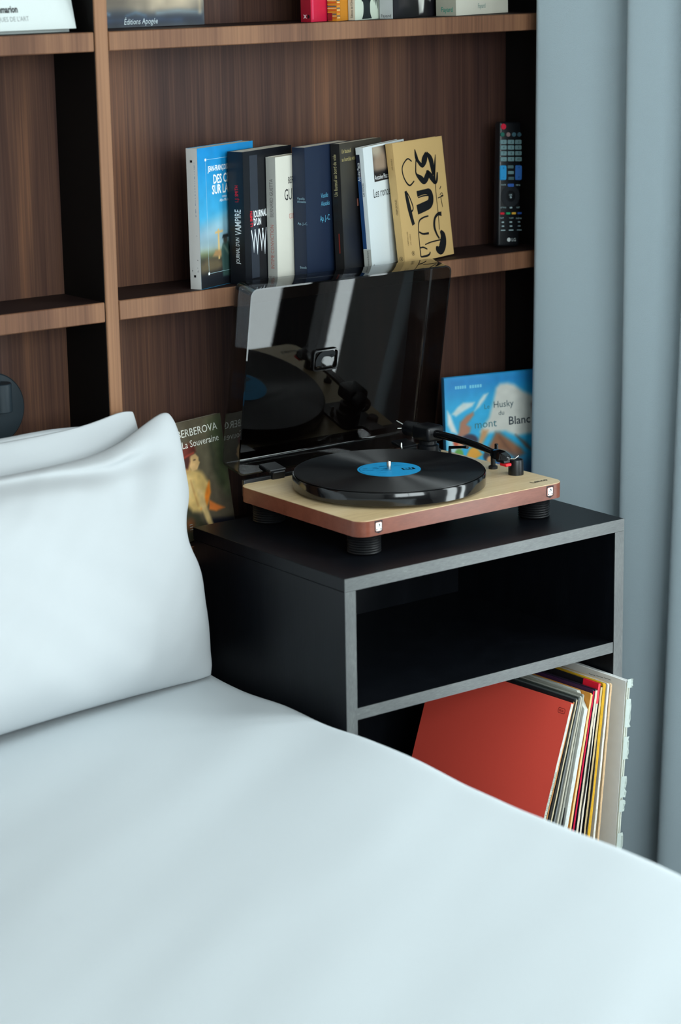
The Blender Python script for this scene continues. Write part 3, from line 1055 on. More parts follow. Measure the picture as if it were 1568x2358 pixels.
# -- cream essay
h, w, t = .194, .130, .0175
b = book('cream paperback with faded red spine title between black and navy books', .183, .411, ZM, 21.5, 0, 0, t, w, h, (208, 206, 194), G1, spine=(176, 176, 170), rough=.5)
lettering(b, 'INTIME CONVICTION', 'spine', t*.72, .018, .0090, (182, 108, 96), t=t, rot=90, sx=.80, e=.0007)
lettering(b, 'BERNARD GUETTA', 'spine', t*.72, .100, .0090, (110, 106, 104), t=t, rot=90, sx=.78, e=.0007)
lettering(b, 'SEUIL', 'spine', t*.45, .003, .0050, (120, 116, 112), t=t, align='CENTER', e=.0007)
lettering(b, 'BERNARD', 'front', .036, .150, .0150, (60, 58, 58), sx=.62)
lettering(b, 'GUETTA', 'front', .0245, .124, .0260, (46, 46, 48), sx=.62)
lettering(b, 'CONVICTION', 'front', .037, .094, .0120, (200, 120, 110), sx=.6)

# -- navy novel
h, w, t = .206, .139, .0232
b = book('navy blue paperback with pale blue lettering in the middle of the row', .237, .405, ZM, 21.8, .3, 0, t, w, h, (24, 36, 58), G1, rough=.4)
lettering(b, 'Vassilis\nAlexakis', 'spine', t*.34, .124, .0050, (150, 186, 204), t=t, e=.0007)
lettering(b, 'Ap. J.-C.', 'spine', t*.34, .084, .0056, (150, 186, 204), t=t, e=.0007)
lettering(b, 'Stock', 'spine', t*.42, .014, .0058, (160, 190, 204), t=t, e=.0007)
lettering(b, 'Vassilis', 'front', .046, .122, .0108, (90, 160, 190), sx=.72)
lettering(b, 'Alexakis', 'front', .046, .109, .0108, (90, 160, 190), sx=.72)
lettering(b, 'Ap. J.-C.', 'front', .042, .085, .0128, (90, 170, 200), sx=.72)

# -- brown novel
h, w, t = .206, .134, .0165
b = book('dark olive brown paperback with cream spine title beside the white book', .316, .4105, ZM, 21.8, 2, 0, t, w, h, (56, 52, 44), G1, spine=(34, 33, 32), rough=.3)
ops = [('poly', [(0, 0), (1, 0), (1, .3), (.5, .42), (0, .38)], (24, 28, 38), .2), ('ell', (.5, .5, .4, .3, 20), (20, 22, 28), .25, 0, .8)]
picture(b, 'front', (.0004, .0004, w-.0004, h-.0004), 50, 70, ops, (58, 54, 46), seed=4)
lettering(b, 'Un fauteuil au bord du vide', 'spine', t*.62, .122, .0092, (200, 188, 140), t=t, rot=90, sx=.66, e=.0007)
lettering(b, 'Un fauteuil', 'front', .006, .190, .0095, (178, 164, 110), sx=.70)
lettering(b, 'au bord du vide', 'front', .006, .177, .0095, (178, 164, 110), sx=.70)
decal(b, [(t*.5, .03), (t*.5+.0022, .03), (t*.5+.0022, .062), (t*.5, .062)], 'spine', (120, 40, 32), t=t, e=.0007, name='printed_author_line')
decal(b, [(.048, .102), (.0525, .102), (.0525, .114), (.048, .114)], 'front', (200, 128, 110), name='printed_spot')

# -- white novel
h, w, t = .197, .132, .0138
b = book('white paperback with blue photo strip on its spine beside the tan book', .3690, .4060, ZM, 21.5, 3.6, 1.5, t, w, h, (214, 222, 224), G1, rough=.5)
decal(b, rect(0, .033, t*.50, .186), 'spine', (30, 66, 112), t=t, e=.0006, name='printed_strip')
decal(b, rect(0, .150, t*.50, .186), 'spine', (18, 26, 44), t=t, e=.0007, name='printed_strip')
lettering(b, 'Antoine Piazza', 'spine', t*.42, .143, .0072, (236, 240, 242), t=t, rot=90, sx=.70, e=.0009)
lettering(b, 'Les ronces', 'spine', t*.78, .118, .0062, (70, 72, 76), t=t, rot=90, sx=.80, e=.0008)
decal(b, rect(0, .002, t, .032), 'spine', (182, 184, 178), t=t, e=.0007, name='printed_label')
lettering(b, 'Éditions du Rouergue', 'spine', t*.66, .004, .0042, (40, 40, 42), t=t, rot=90, sx=.70, e=.0009)
decal(b, rect(.004, .001, .0085, .006), 'front', (16, 18, 22), name='publisher_mark')
picture(b, 'front', (.0285, .138, w-.004, h-.003), 40, 24, [('ell', (.25, .5, .25, .2, 0), (150, 130, 112), .08), ('poly', [(0, 0), (1, 0), (1, .3), (0, .3)], (20, 22, 28), .05), ('ell', (.1, .9, .2, .1, 0), (170, 158, 140), .06)], (70, 60, 54), seed=6)
lettering(b, 'Antoine Piazza', 'front', .0300, .141, .0110, (236, 240, 242), sx=.72, e=.0004)
lettering(b, 'Les ronces', 'front', .0215, .113, .0205, (60, 62, 64), sx=.66)

# -- tan book with brush lettering
h, w, t = .199, .146, .0138
b = book('tan paperback with big black brush-drawn letters, leaning at the end of the row', .4350, .4030, ZM, 17, 6.6, .5, t, w, h, (198, 164, 108), G1, rough=.55)
cTL, cTR, cBL, cBR = [np.array(q, float) for q in ((692, 148), (1270, 105), (870, 1400), (1510, 1355))]
def cuv(x, y, wd=0):
    p = np.array((x, y), float)
    u, v = .5, .5
    for _ in range(12):
        q = cTL*(1-u)*(1-v)+cTR*u*(1-v)+cBL*(1-u)*v+cBR*u*v
        du = (cTR-cTL)*(1-v)+(cBR-cBL)*v
        dv = (cBL-cTL)*(1-u)+(cBR-cTR)*u
        s = np.linalg.solve(np.stack([du, dv], 1), p-q)
        u += s[0]; v += s[1]
    return (u*w, (1-v)*h, wd*w/600)
def S(*a):
    return [cuv(*q) for q in a]
ribbon(b, [S((925, 345, 9), (870, 318, 10), (815, 400, 10), (840, 510, 11), (905, 590, 12), (962, 550, 10)),
           S((860, 645, 26), (880, 720, 34), (915, 840, 40), (940, 920, 34), (968, 1000, 34)), S((880, 660, 8), (925, 740, 10), (958, 830, 10), (930, 870, 12)),
           S((955, 225, 8), (975, 300, 32), (1000, 350, 26), (1050, 395, 34), (1075, 340, 60), (1095, 270, 30)), S((1095, 268, 20), (1150, 340, 50), (1180, 440, 44), (1200, 500, 40)),
           S((975, 300, 10), (975, 420, 12), (985, 480, 16), (1040, 530, 44), (1085, 560, 44), (1120, 500, 50), (1115, 450, 20)), S((1115, 460, 26), (1165, 520, 46), (1220, 590, 30)), S((1205, 295, 6), (1205, 400, 20), (1205, 500, 24), (1222, 600, 16)), S((1240, 480, 14), (1240, 560, 22), (1225, 605, 10)),
           S((1000, 685, 40), (1090, 672, 34), (1150, 680, 50), (1175, 740, 60), (1160, 800, 64), (1080, 830, 66), (1010, 850, 66)), S((1015, 725, 8), (1080, 712, 9), (1150, 712, 9)),
           S((1226, 600, 8), (1240, 720, 6), (1270, 880, 6), (1300, 1080, 7)), S((1280, 660, 7), (1294, 628, 7)), S((1262, 750, 6), (1330, 732, 6), (1300, 740, 7), (1330, 850, 5)), S((1285, 720, 4), (1310, 700, 5), (1330, 735, 4)),
           S((1152, 925, 10), (1090, 935, 11), (1040, 965, 12), (1030, 1040, 9), (1045, 1180, 8), (1070, 1340, 11)), S((1040, 1080, 12), (1090, 1105, 13), (1165, 1105, 16)), S((1050, 1245, 10), (1100, 1245, 11), (1150, 1268, 9)), S((1072, 1340, 11), (1140, 1338, 14), (1180, 1325, 14), (1190, 1300, 10)),
           S((1318, 918, 32), (1270, 918, 22), (1235, 960, 22), (1232, 1040, 24), (1265, 1120, 18), (1305, 1175, 14)), S((1120, 1218, 8), (1200, 1200, 9), (1320, 1188, 9)), S((1315, 1095, 22), (1350, 1150, 60), (1355, 1230, 76), (1330, 1290, 72), (1285, 1285, 40), (1275, 1250, 22))],
       'front', (14, 15, 18), e=.0004)
lettering(b, 'CREPUSCULES', 'spine', t*.80, .082, .0052, (70, 56, 36), t=t, rot=90, sx=.78, e=.0007)
lettering(b, 'JOËL CASSÉUS', 'spine', t*.80, .156, .0040, (110, 88, 56), t=t, rot=90, sx=.72, e=.0007)
lettering(b, 'CREPUSCULES', 'front', .017, .030, .0046, (110, 88, 56), rot=90, sx=.78)
lettering(b, 'JOËL CASSÉUS', 'front', .024, .030, .0040, (120, 96, 62), rot=90, sx=.72)
def ringmark(par, face, cu, cv, r, t=0.0):
    P = [(cu+r*math.cos(a), cv+r*math.sin(a), .0005) for a in np.linspace(0, 2*PI, 14)]
    ribbon(par, [P, [(cu-r*.4, cv-r*.5, .0006), (cu, cv, .0006), (cu-r*.3, cv+r*.6, .0006)], [(cu+r*.4, cv-r*.6, .0006), (cu+r*.1, cv, .0006), (cu+r*.4, cv+r*.6, .0006)]], face, (60, 48, 32), t=t, e=.0007, name='publisher_mark')
ringmark(b, 'spine', t*.55, .010, .0034, t)
ringmark(b, 'front', .026, .016, .0036)

# ------------------------------------------------------------------ top shelf
G2 = 'books on the top shelf'
ZTOP = .7700
h, w, t = .27, .235, .022
b = book('white art book with framed painting leaning on the shelf left of the upright', -.392, .417, ZTOP, 2, 15, 0, t, w, h, (206, 214, 212), G2, rough=.4, hard=True, name='art_book')
picture(b, 'front', (.030, .062, w-.036, h-.03), 60, 60, [('poly', [(.0, 0), (.55, 0), (.6, .5), (0, .6)], (150, 120, 104), .1), ('poly', [(.55, 0), (.8, 0), (.75, .4), (.6, .4)], (190, 170, 150), .06), ('poly', [(.8, .0), (1, 0), (1, .5), (.85, .4)], (70, 76, 88), .08), ('ell', (.9, .2, .08, .2, 10), (120, 50, 44), .05)], (92, 78, 70), seed=11)
for (a, c_, d, e_) in ((.022, .052, w-.027, .0528), (w-.0278, .052, w-.027, h-.02), (.022, .052, .0228, h-.02), (.022, h-.0208, w-.027, h-.02)):
    decal(b, rect(a, c_, d, e_), 'front', (40, 44, 48), name='printed_frame')
lettering(b, 'Flammarion', 'front', .142, .0265, .0140, (28, 30, 34), align='RIGHT', sx=.70, bold=.0005)
lettering(b, "LES CLASSIQUES DE L'ART", 'front', w-.077, .0135, .0098, (140, 144, 144), align='RIGHT', sx=.80)
h, w, t = .24, .215, .014
b = book('art book with stormy sea cover standing behind the upright on the top shelf', -.100, .496, ZTOP, 0, 1.5, 0, t, w, h, (20, 28, 40), G2, rough=.35, name='art_book')
ops = [('ell', (.55, .26, .34, .22, 0), (186, 166, 136), .30), ('ell', (.78, .19, .16, .12, 0), (206, 186, 156), .16), ('ell', (.2, .30, .22, .22, 0), (96, 84, 70), .2),
       ('poly', [(0, 0), (1, 0), (1, .070), (.75, .085), (.5, .075), (.3, .098), (0, .092)], (18, 32, 52), .05),
       ('line', [(.04, .085), (.14, .105), (.20, .082)], (96, 132, 158), .02, .004), ('line', [(.34, .070), (.42, .090), (.50, .068)], (74, 108, 136), .02, .004), ('line', [(.6, .082), (.78, .092), (.97, .078)], (120, 144, 158), .03, .004), ('line', [(.1, .04), (.4, .05), (.8, .035)], (36, 60, 88), .03, .006),
       ('line', [(.965, .08), (.97, 1)], (190, 170, 138), .02, .008)]
picture(b, 'front', (.0004, .0004, w-.0004, h-.0004), 90, 110, ops, (58, 62, 66), seed=12, nz=.14)
lettering(b, 'Éditions Apogée', 'front', .0680, .0045, .0125, (206, 220, 224), sx=.74, shear=.2)
YW2 = 21
TB = [('glossy magenta-red paperback at the start of the short row on the top shelf', .262, .0185, (150, 20, 40), (196, 28, 62)),
      ('orange striped paperback on the top shelf beside the magenta-red book', .312, .0165, (204, 132, 34), (196, 122, 30)),
      ('cream paperback with black tree drawing on the top shelf', .348, .0125, (206, 200, 182), (196, 206, 190)),
      ('paperback with pale spine and dark photo cover on the top shelf', .424, .0250, (188, 190, 190), (26, 24, 28)),
      ('thick cream paperback at the curtain end of the top shelf',   .555, .0390, (166, 164, 148), (206, 202, 188))]
tb = []
for k, (lb, hx, t, sp, cvr) in enumerate(TB):
    w_ = (.115, .115, .125, .135, .160)[k]
    q = book(lb, hx, .4165-.0005*k, ZTOP, YW2 if k < 4 else 17, .5 if k < 4 else .8, 0, t, w_, .20 if k < 4 else .225, cvr, G2, spine=sp, rough=.3)
    tb.append((q, t, w_))
q, t, w_ = tb[0]
lettering(q, 'X', 'spine', t*.30, .006, .0075, (236, 220, 224), t=t, bold=.0003, e=.0007)
decal(q, [(t*.80+.0022*math.cos(a), .0085+.0030*math.sin(a)) for a in np.linspace(0, 2*PI, 12)[:-1]], 'spine', (30, 14, 18), t=t, e=.0007, name='printed_dot')
decal(q, rect(.004, .004, .008, .19), 'front', (214, 70, 100), name='printed_band')
q, t, w_ = tb[1]
cols = [(206, 90, 40), (230, 190, 130), (70, 100, 110), (220, 150, 50)]
for k in range(16):
    decal(q, rect(.0, .004+k*.0030, t, .0056+k*.0030), 'spine', cols[k % 4], t=t, e=.0007, name='printed_stripe')
    decal(q, rect(.001, .004+k*.0030, .010, .0056+k*.0030), 'front', cols[(k+1) % 4], e=.0003, name='printed_stripe')
decal(q, rect(.0005, .0008, t*.55, .0125), 'spine', (150, 34, 44), t=t, e=.0009, name='printed_label')
decal(q, rect(.011, .001, .05, .19), 'front', (190, 122, 30), name='printed_band')
q, t, w_ = tb[2]
lettering(q, "Éditions de l'Olivier", 'spine', t*.72, .004, .0056, (50, 48, 44), t=t, rot=90, sx=.70, e=.0007)
ribbon(q, [[(.036, .0012, .030), (.036, .010, .021), (.036, .024, .020), (.034, .036, .028), (.018, .050, .022)], [(.038, .032, .018), (.052, .043, .015), (.078, .056, .010)]]
       + [[(.056+.0048*i, .056, .0005), (.057+.0050*i, .040-.004*(i % 3), .0034), (.059+.0052*i, .026-.005*(i % 3), .0005)] for i in range(7)]
       + [[(.052+.006*i, .056, .0005), (.050+.0055*i, .044, .0030), (.047+.0062*i, .034-.003*(i % 2), .0005)] for i in range(6)], 'front', (24, 34, 36), name='tree_drawing')
q, t, w_ = tb[3]
lettering(q, 'Fayard', 'spine', t*.5, .0022, .0072, (90, 92, 92), t=t, align='CENTER', e=.0007)
picture(q, 'front', (.0004, .0004, w_-.0004, .1996), 60, 90, [('poly', [(.62, .02), (.72, .03), (.76, .16), (.90, .12), (.88, .17), (.76, .24), (.66, .25), (.60, .19), (.45, .17), (.45, .15), (.6, .14)], (206, 206, 200), .02), ('ell', (.30, .22, .1, .06, 0), (90, 82, 80), .04), ('poly', [(.14, .18), (.24, .24), (.38, .19), (.4, .08), (.15, .08)], (52, 48, 50), .04), ('ell', (.52, .2, .05, .05, 0), (110, 96, 90), .03), ('ell', (.28, .26, .03, .03, 0), (160, 140, 130), .015), ('ell', (.69, .275, .035, .035, 0), (170, 150, 136), .015), ('ell', (.42, .26, .03, .03, 0), (150, 140, 134), .015)], (24, 22, 27), seed=15, nz=.3)
q, t, w_ = tb[4]
lettering(q, 'Fayard', 'spine', t*.26, .0065, .0110, (70, 150, 130), t=t, sx=.8, e=.0007, bold=.0001)
lettering(q, 'Fayard', 'front', .066, .010, .0110, (120, 148, 140), sx=.8)

# ------------------------------------------------------------------ lower shelf books
ZL = -.0333
h, w, t = .190, .118, .0115
b = book('brown novel with a painted woman seen from behind, beside the white pillow', .004, .424, ZL, 14, 8.5, 0, t, w, h, (88, 78, 62), None, spine=(186, 150, 116), rough=.3, name='book')
ops = [('ell', (.75, .75, .45, .4, 0), (98, 90, 70), .4), ('poly', [(.72, .95), (.80, .70), (.78, .45), (.92, .3), (1, .3), (1, 1)], (78, 86, 56), .12), ('line', [(.74, .8), (.74, .55), (.86, .42)], (40, 44, 30), .12, .02),
       ('poly', [(.55, .14), (1, .10), (1, 0), (.4, 0), (.42, .14)], (24, 24, 34), .04), ('poly', [(0, .32), (.18, .30), (.40, .12), (.42, 0), (0, 0)], (54, 52, 38), .05), ('ell', (.12, .14, .08, .08, 0), (130, 70, 36), .06, 0, .7), ('ell', (.25, .08, .06, .05, 0), (100, 96, 70), .06, 0, .7),
       ('poly', [(.0, .50), (.12, .58), (.30, .60), (.48, .55), (.60, .44), (.52, .28), (.36, .22), (.20, .24), (.06, .34)], (206, 170, 104), .05), ('ell', (.14, .45, .12, .12, 0), (222, 190, 128), .12), ('line', [(.24, .5), (.28, .38), (.32, .28)], (170, 120, 66), .03, .01, .7),
       ('poly', [(.36, .24), (.50, .26), (.60, .36), (.60, .46), (.52, .40), (.44, .30)], (220, 122, 38), .03), ('poly', [(.55, .30), (.68, .25), (.84, .20), (.66, .19), (.52, .22)], (214, 116, 50), .025),
       ('poly', [(.34, .42), (.44, .40), (.50, .22), (.56, .10), (.64, .02), (.56, .0), (.44, .12), (.36, .28)], (204, 172, 116), .03), ('poly', [(.14, .56), (.26, .57), (.30, .66), (.18, .66)], (190, 150, 90), .03),
       ('poly', [(.22, .70), (.40, .715), (.455, .68), (.45, .65), (.47, .635), (.44, .61), (.40, .58), (.30, .575), (.26, .62)], (214, 172, 116), .015), ('poly', [(.05, .68), (.12, .62), (.22, .60), (.28, .66), (.30, .74), (.42, .73), (.40, .78), (.24, .80), (.1, .78)], (74, 34, 26), .03), ('ell', (.22, .755, .16, .08, 12), (112, 44, 34), .06), ('line', [(.12, .695), (.26, .715), (.37, .725)], (176, 62, 46), .02, .010), ('ell', (.37, .665, .02, .008, 0), (60, 36, 26), .01)]
picture(b, 'front', (.0004, .0004, w-.0004, h-.0004), 100, 160, ops, (86, 76, 60), seed=21, nz=.08)
lettering(b, 'BERBEROVA', 'front', w*.90, .1655, .0172, (236, 236, 226), align='RIGHT', sx=1.02)
lettering(b, 'La Souveraine', 'front', w*.905, .1475, .0158, (232, 232, 222), align='RIGHT', sx=.98)
for k in range(3):
    decal(b, rect(w*.10, .026-.004*k, w*.16, .0268-.004*k), 'front', (150, 160, 160), e=.0004, name='printed_line')
b = book("children's book with snowy mountain cover standing by the curtain", .565, .455, ZL, -13, 3.5, 0, .011, .190, .190, (40, 150, 205), None, rough=.22, hard=True)
w = h = .190
def hp(x, y):      # crop coordinates of the cover measured in the photograph -> 0..1
    u = (x-165)/900.; v = 1-(y-132+u*18)/(905.)
    return (u, v)
def HP(*a):
    return [hp(*q) for q in a]
A = 1.0
def hc(x, y, z_=0):
    return hp(x*.5333+183, y*.5333+104)
def HC(*a):
    return [hc(*q) for q in a]
ops = [('poly', HC((-20, 0), (1700, 0), (1700, 200), (-20, 300)), (36, 128, 200), .2),
       ('poly', HC((860, 260), (930, 200), (1060, 195), (1180, 230), (1330, 340), (1500, 420), (1560, 480), (1640, 560), (1700, 1000), (1200, 1050), (1000, 960), (820, 960), (600, 980), (560, 930), (720, 720), (800, 480)), (214, 214, 206), .03),
       ('poly', HC((80, 620), (180, 520), (280, 455), (480, 460), (440, 520), (300, 580), (150, 660)), (206, 222, 222), .02), ('poly', HC((470, 600), (560, 440), (640, 350), (720, 335), (660, 430), (560, 540)), (206, 222, 222), .02),
       ('poly', HC((0, 560), (60, 640), (100, 760), (170, 940), (60, 900), (0, 780)), (224, 230, 228), .02), ('poly', HC((0, 1000), (120, 1000), (200, 1200), (100, 1300), (0, 1200)), (190, 224, 230), .04),
       ('poly', HC((180, 960), (220, 760), (330, 660), (450, 610), (460, 660), (330, 800), (400, 850), (380, 930), (300, 1000)), (176, 122, 96), .02), ('poly', HC((480, 1200), (520, 1080), (600, 900), (700, 920), (680, 1000), (560, 1180)), (196, 150, 104), .025),
       ('poly', HC((640, 1290), (730, 1130), (830, 960), (900, 970), (1080, 1100), (1280, 1250), (1340, 1340), (1200, 1410), (1000, 1290), (800, 1240)), (150, 104, 76), .03), ('poly', HC((900, 1050), (1000, 1200), (1180, 1400), (1080, 1260)), (104, 72, 58), .04), ('poly', HC((1180, 1030), (1350, 1150), (1510, 1340), (1350, 1230)), (112, 76, 58), .025), ('poly', HC((1480, 560), (1600, 480), (1700, 700), (1500, 700)), (90, 50, 44), .03),
       ('ell', (*hc(180, 1060), .055, .062, 0), (212, 92, 58), .015), ('ell', (*hc(220, 1120), .035, .03, 0), (226, 158, 124), .012), ('ell', (*hc(380, 1050), .082, .055, -10), (52, 46, 66), .015),
       ('ell', (*hc(180, 1260), .045, .05, 0), (104, 168, 70), .012), ('poly', HC((310, 1290), (370, 1190), (440, 1160), (520, 1210), (590, 1300), (500, 1340), (430, 1370), (340, 1340)), (232, 164, 54), .015),
       ('ell', (*hc(670, 1330), .04, .045, 0), (54, 52, 60), .015), ('ell', (*hc(720, 1390), .035, .035, 0), (214, 164, 116), .012), ('ell', (*hc(880, 1350), .052, .048, 0), (66, 48, 62), .015), ('ell', (*hc(890, 1500), .05, .03, 0), (116, 64, 150), .02),
       ('poly', HC((0, 1480), (350, 1500), (700, 1620), (800, 1760), (0, 1650)), (222, 234, 234), .03), ('line', HC((180, 1520), (160, 1640)), (70, 120, 80), .012, .012), ('line', HC((420, 1540), (390, 1680)), (40, 66, 96), .012, .018), ('line', HC((440, 1540), (510, 1680)), (40, 66, 96), .012, .016), ('poly', HC((900, 1450), (1700, 1350), (1700, 1800), (800, 1800)), (60, 96, 130), .12)]
picture(b, 'front', (.0004, .0004, w-.0004, h-.0004), 130, 130, ops, (44, 172, 222), seed=23, nz=.03)
def hl(s, x, y, size, col, sx=.9, **k):
    u, v = hc(x, y)
    lettering(b, s, 'front', u*w, v*h, size, col, sx=sx, e=.0004, **k)
hl('Le', 640, 580, .0115, (60, 120, 130), 1.0)
hl('Husky', 800, 575, .0165, (48, 84, 92), .96)
hl('du', 885, 695, .0115, (60, 90, 96), 1.05)
hl('mont', 460, 875, .0195, (60, 120, 130), 1.05)
hl('Blanc', 1055, 860, .0205, (30, 48, 60), 1.0, bold=.0002)
for (xa, xb) in ((150, 350), (400, 620)):
    (u0, v0), (u1, v1) = hc(xa, 238), hc(xb, 185)
    for k in range(5):
        ua = u0+(u1-u0)*k/5
        decal(b, rect(ua*w, v0*h, (ua+(u1-u0)/6.5)*w, v1*h), 'front', (120, 204, 232), e=.0004, name='printed_author_letter')

# ------------------------------------------------------------------ remote control
rw, rh, rth = .0435, .213, .018
rc = thing('remote_control', 'slim black television remote standing upright in the shelf corner', 'remote', (.684, .459, .3716))
rc.rotation_euler = (Matrix.Rotation(R(-10), 3, 'Z') @ Matrix.Rotation(-R(3.5), 3, 'X') @ Matrix.Rotation(R(3.0), 3, 'Y')).to_euler()
rc.location.z += .0035
obj('body', box(0, rw, 0, rth, 0, rh, .004, 3), M_blackpl, rc)
def ruv(x, y):
    k = (y-150)/1915.
    le = 745-95*k
    ri = 1085-120*k
    return ((x-le)/(ri-le)*rw, (1-k)*rh)
def key(x, y, wx, wy, col, round_=False, name='button'):
    cu, cv = ruv(x, y)
    su, sv = wx/325*rw/2, wy/1915*rh/2
    if round_:
        pts = [(cu+su*math.cos(a), cv+su*math.sin(a)) for a in np.linspace(0, 2*PI, 17)[:-1]]
    else:
        pts = rrect(2*su, 2*sv, min(su, sv)*.35, 3, cu-su, cv-sv)
    V = [(x_, .0003, z_) for x_, z_ in pts]+[(cu+(x_-cu)*.9, -.0012, cv+(z_-cv)*.9) for x_, z_ in pts]
    m2 = len(pts)
    Fc = [tuple(range(m2, 2*m2))]+[(k, (k+1) % m2, m2+(k+1) % m2, m2+k) for k in range(m2)]
    o = obj(name, pydata(V, Fc), ink(col), rc)
    return o, cu, cv
def kmark(par, pts_):
    return par
key(800, 225, 80, 80, (190, 24, 52), True)
for x, c_ in ((778, (30, 96, 84)), (868, (128, 104, 104)), (955, (60, 92, 104)), (1040, (52, 80, 92))):
    key(x, 345, 62, 62, c_, True)
digits = ['1', '2', '3', '4', '5', '6', '7', '8', '9', '-', '0', 'AV']
for r_, y in enumerate((458, 543, 632, 722)):
    for c_, x in enumerate((790, 905, 1020)):
        o_, cu, cv = key(x-3*r_, y, 96, 70, (104, 134, 138))
        lettering(o_, digits[r_*3+c_], 'front', cu, cv-.0018, .0055, (30, 44, 50), align='CENTER', e=.0014)
for x, c_, s_ in ((768, (40, 140, 196), '+-'), (1002, (50, 104, 176), '^v')):
    o_, cu, cv = key(x, 930, 98, 232, c_)
    lettering(o_, s_[0], 'front', cu, cv+.006, .006, (16, 40, 70), align='CENTER', e=.0014)
    lettering(o_, s_[1], 'front', cu, cv-.009, .006, (16, 40, 70), align='CENTER', e=.0014)
for y, c_ in ((840, (78, 104, 108)), (928, (100, 132, 136)), (1017, (70, 96, 102))):
    key(885, y, 88, 50, c_)
key(876, 1122, 92, 50, (50, 92, 168))
ou, ov = ruv(862, 1290)
obj('navigation_ring', pydata([(ou+r_*math.cos(a), -.0008, ov+r_*math.sin(a)) for r_ in (.0185, .0095) for a in np.linspace(0, 2*PI, 33)[:-1]],
    [(k, (k+1) % 32, 32+(k+1) % 32, 32+k) for k in range(32)]), ink((26, 29, 34)), rc)
lettering(rc, 'OK', 'front', ou, ov+.0005, .0048, (170, 190, 194), align='CENTER', e=.0012)
key(866, 1308, 30, 30, (150, 170, 176), True)
for x, c_ in ((730, (196, 30, 50)), (818, (30, 150, 100)), (902, (222, 170, 60)), (988, (40, 76, 150))):
    key(x, 1555, 62, 34, c_)
for x, y, s_ in ((728, 1125, 'GUIDE'), (950, 1132, 'MENU'), (705, 1475, 'SETTINGS'), (942, 1478, 'EXIT'), (690, 1636, 'TEXT'), (825, 1640, 'T.OPT'), (930, 1645, 'SUBTITLE')):
    cu, cv = ruv(x, y)
    lettering(rc, s_, 'front', cu, cv, .0036, (150, 176, 180), e=.0004, sx=.75 if len(s_) > 5 else .95)
for y in (1690, 1752, 1815):
    for x in (732, 850, 972):
        key(x, y, 36 if y < 1800 else 70, 22 if y < 1800 else 18, (150, 172, 176) if x < 900 else (110, 130, 136))
cu, cv = ruv(865, 1467)
key(862, 1467, 38, 26, (150, 172, 176))
cu, cv = ruv(812, 1962)
decal(rc, [(cu+.0036*math.cos(a), cv+.0036*math.sin(a)) for a in np.linspace(0, 2*PI, 20)[:-1]], 'front', (190, 196, 196), e=.0004, name='logo_disc')
lettering(rc, 'LG', 'front', cu+.0052, cv-.0027, .0078, (170, 178, 180), bold=.0001, e=.0004, sx=.95, name='logo_lettering')

# ================================================================== records in the nightstand
ZLP = -.5657
sleeves = [  # thickness, top x gap, face colour, edge colour, front y, drop, label
    (.0060, (255, 92, 76), (206, 204, 196), -.0380, .000, 'bright red record sleeve with pale printed spine, first of the leaning row'),
    (.0030, (30, 30, 34), (196, 140, 84), -.0350, .001, 'thin dark record sleeve with an orange edge right behind the red one'),
    (.0030, (40, 40, 42), (52, 48, 44), -.0345, .001, 'thin black record sleeve near the red one'),
    (.0035, (96, 100, 100), (196, 182, 150), -.0340, .000, 'thin grey record sleeve with a cream edge'),
    (.0035, (60, 66, 62), (120, 124, 124), -.0345, .001, 'dark green-grey record sleeve with a grey edge'),
    (.0040, (176, 176, 166), (186, 182, 166), -.0350, .000, 'pale grey record sleeve with a dull yellowish edge'),
    (.0040, (150, 150, 140), (172, 172, 160), -.0345, .002, 'grey-beige record sleeve beside the one with the cut corner'),
    (.0090, (190, 192, 184), (206, 210, 206), -.0380, .001, 'light grey record sleeve with a cut upper corner'),
    (.0050, (224, 150, 60), (232, 190, 132), -.0375, -.002, 'orange record sleeve with a pale worn edge'),
    (.0040, (58, 30, 64), (196, 22, 60), -.0365, .004, 'purple record sleeve with a crimson edge'),
    (.0055, (44, 36, 52), (212, 200, 178), -.0370, .003, 'dark plum record sleeve with a frayed cream edge'),
    (.0045, (26, 22, 26), (216, 206, 190), -.0360, .015, 'record sleeve with a bright red upper corner standing proud'),
    (.0050, (24, 24, 26), (200, 176, 130), -.0370, .006, 'black record sleeve with a worn tan edge'),
    (.0070, (206, 158, 36), (208, 160, 40), -.0370, .010, 'mustard yellow record sleeve'),
    (.0050, (200, 196, 186), (220, 216, 206), -.0390, .008, 'off-white record sleeve beside the mustard one'),
    (.0050, (196, 168, 132), (206, 174, 136), -.0395, .006, 'tan record sleeve in front of the big white one'),
]
GLP = 'record sleeves leaning in the nightstand'
S0 = .312
tot = sum(s[0] for s in sleeves)
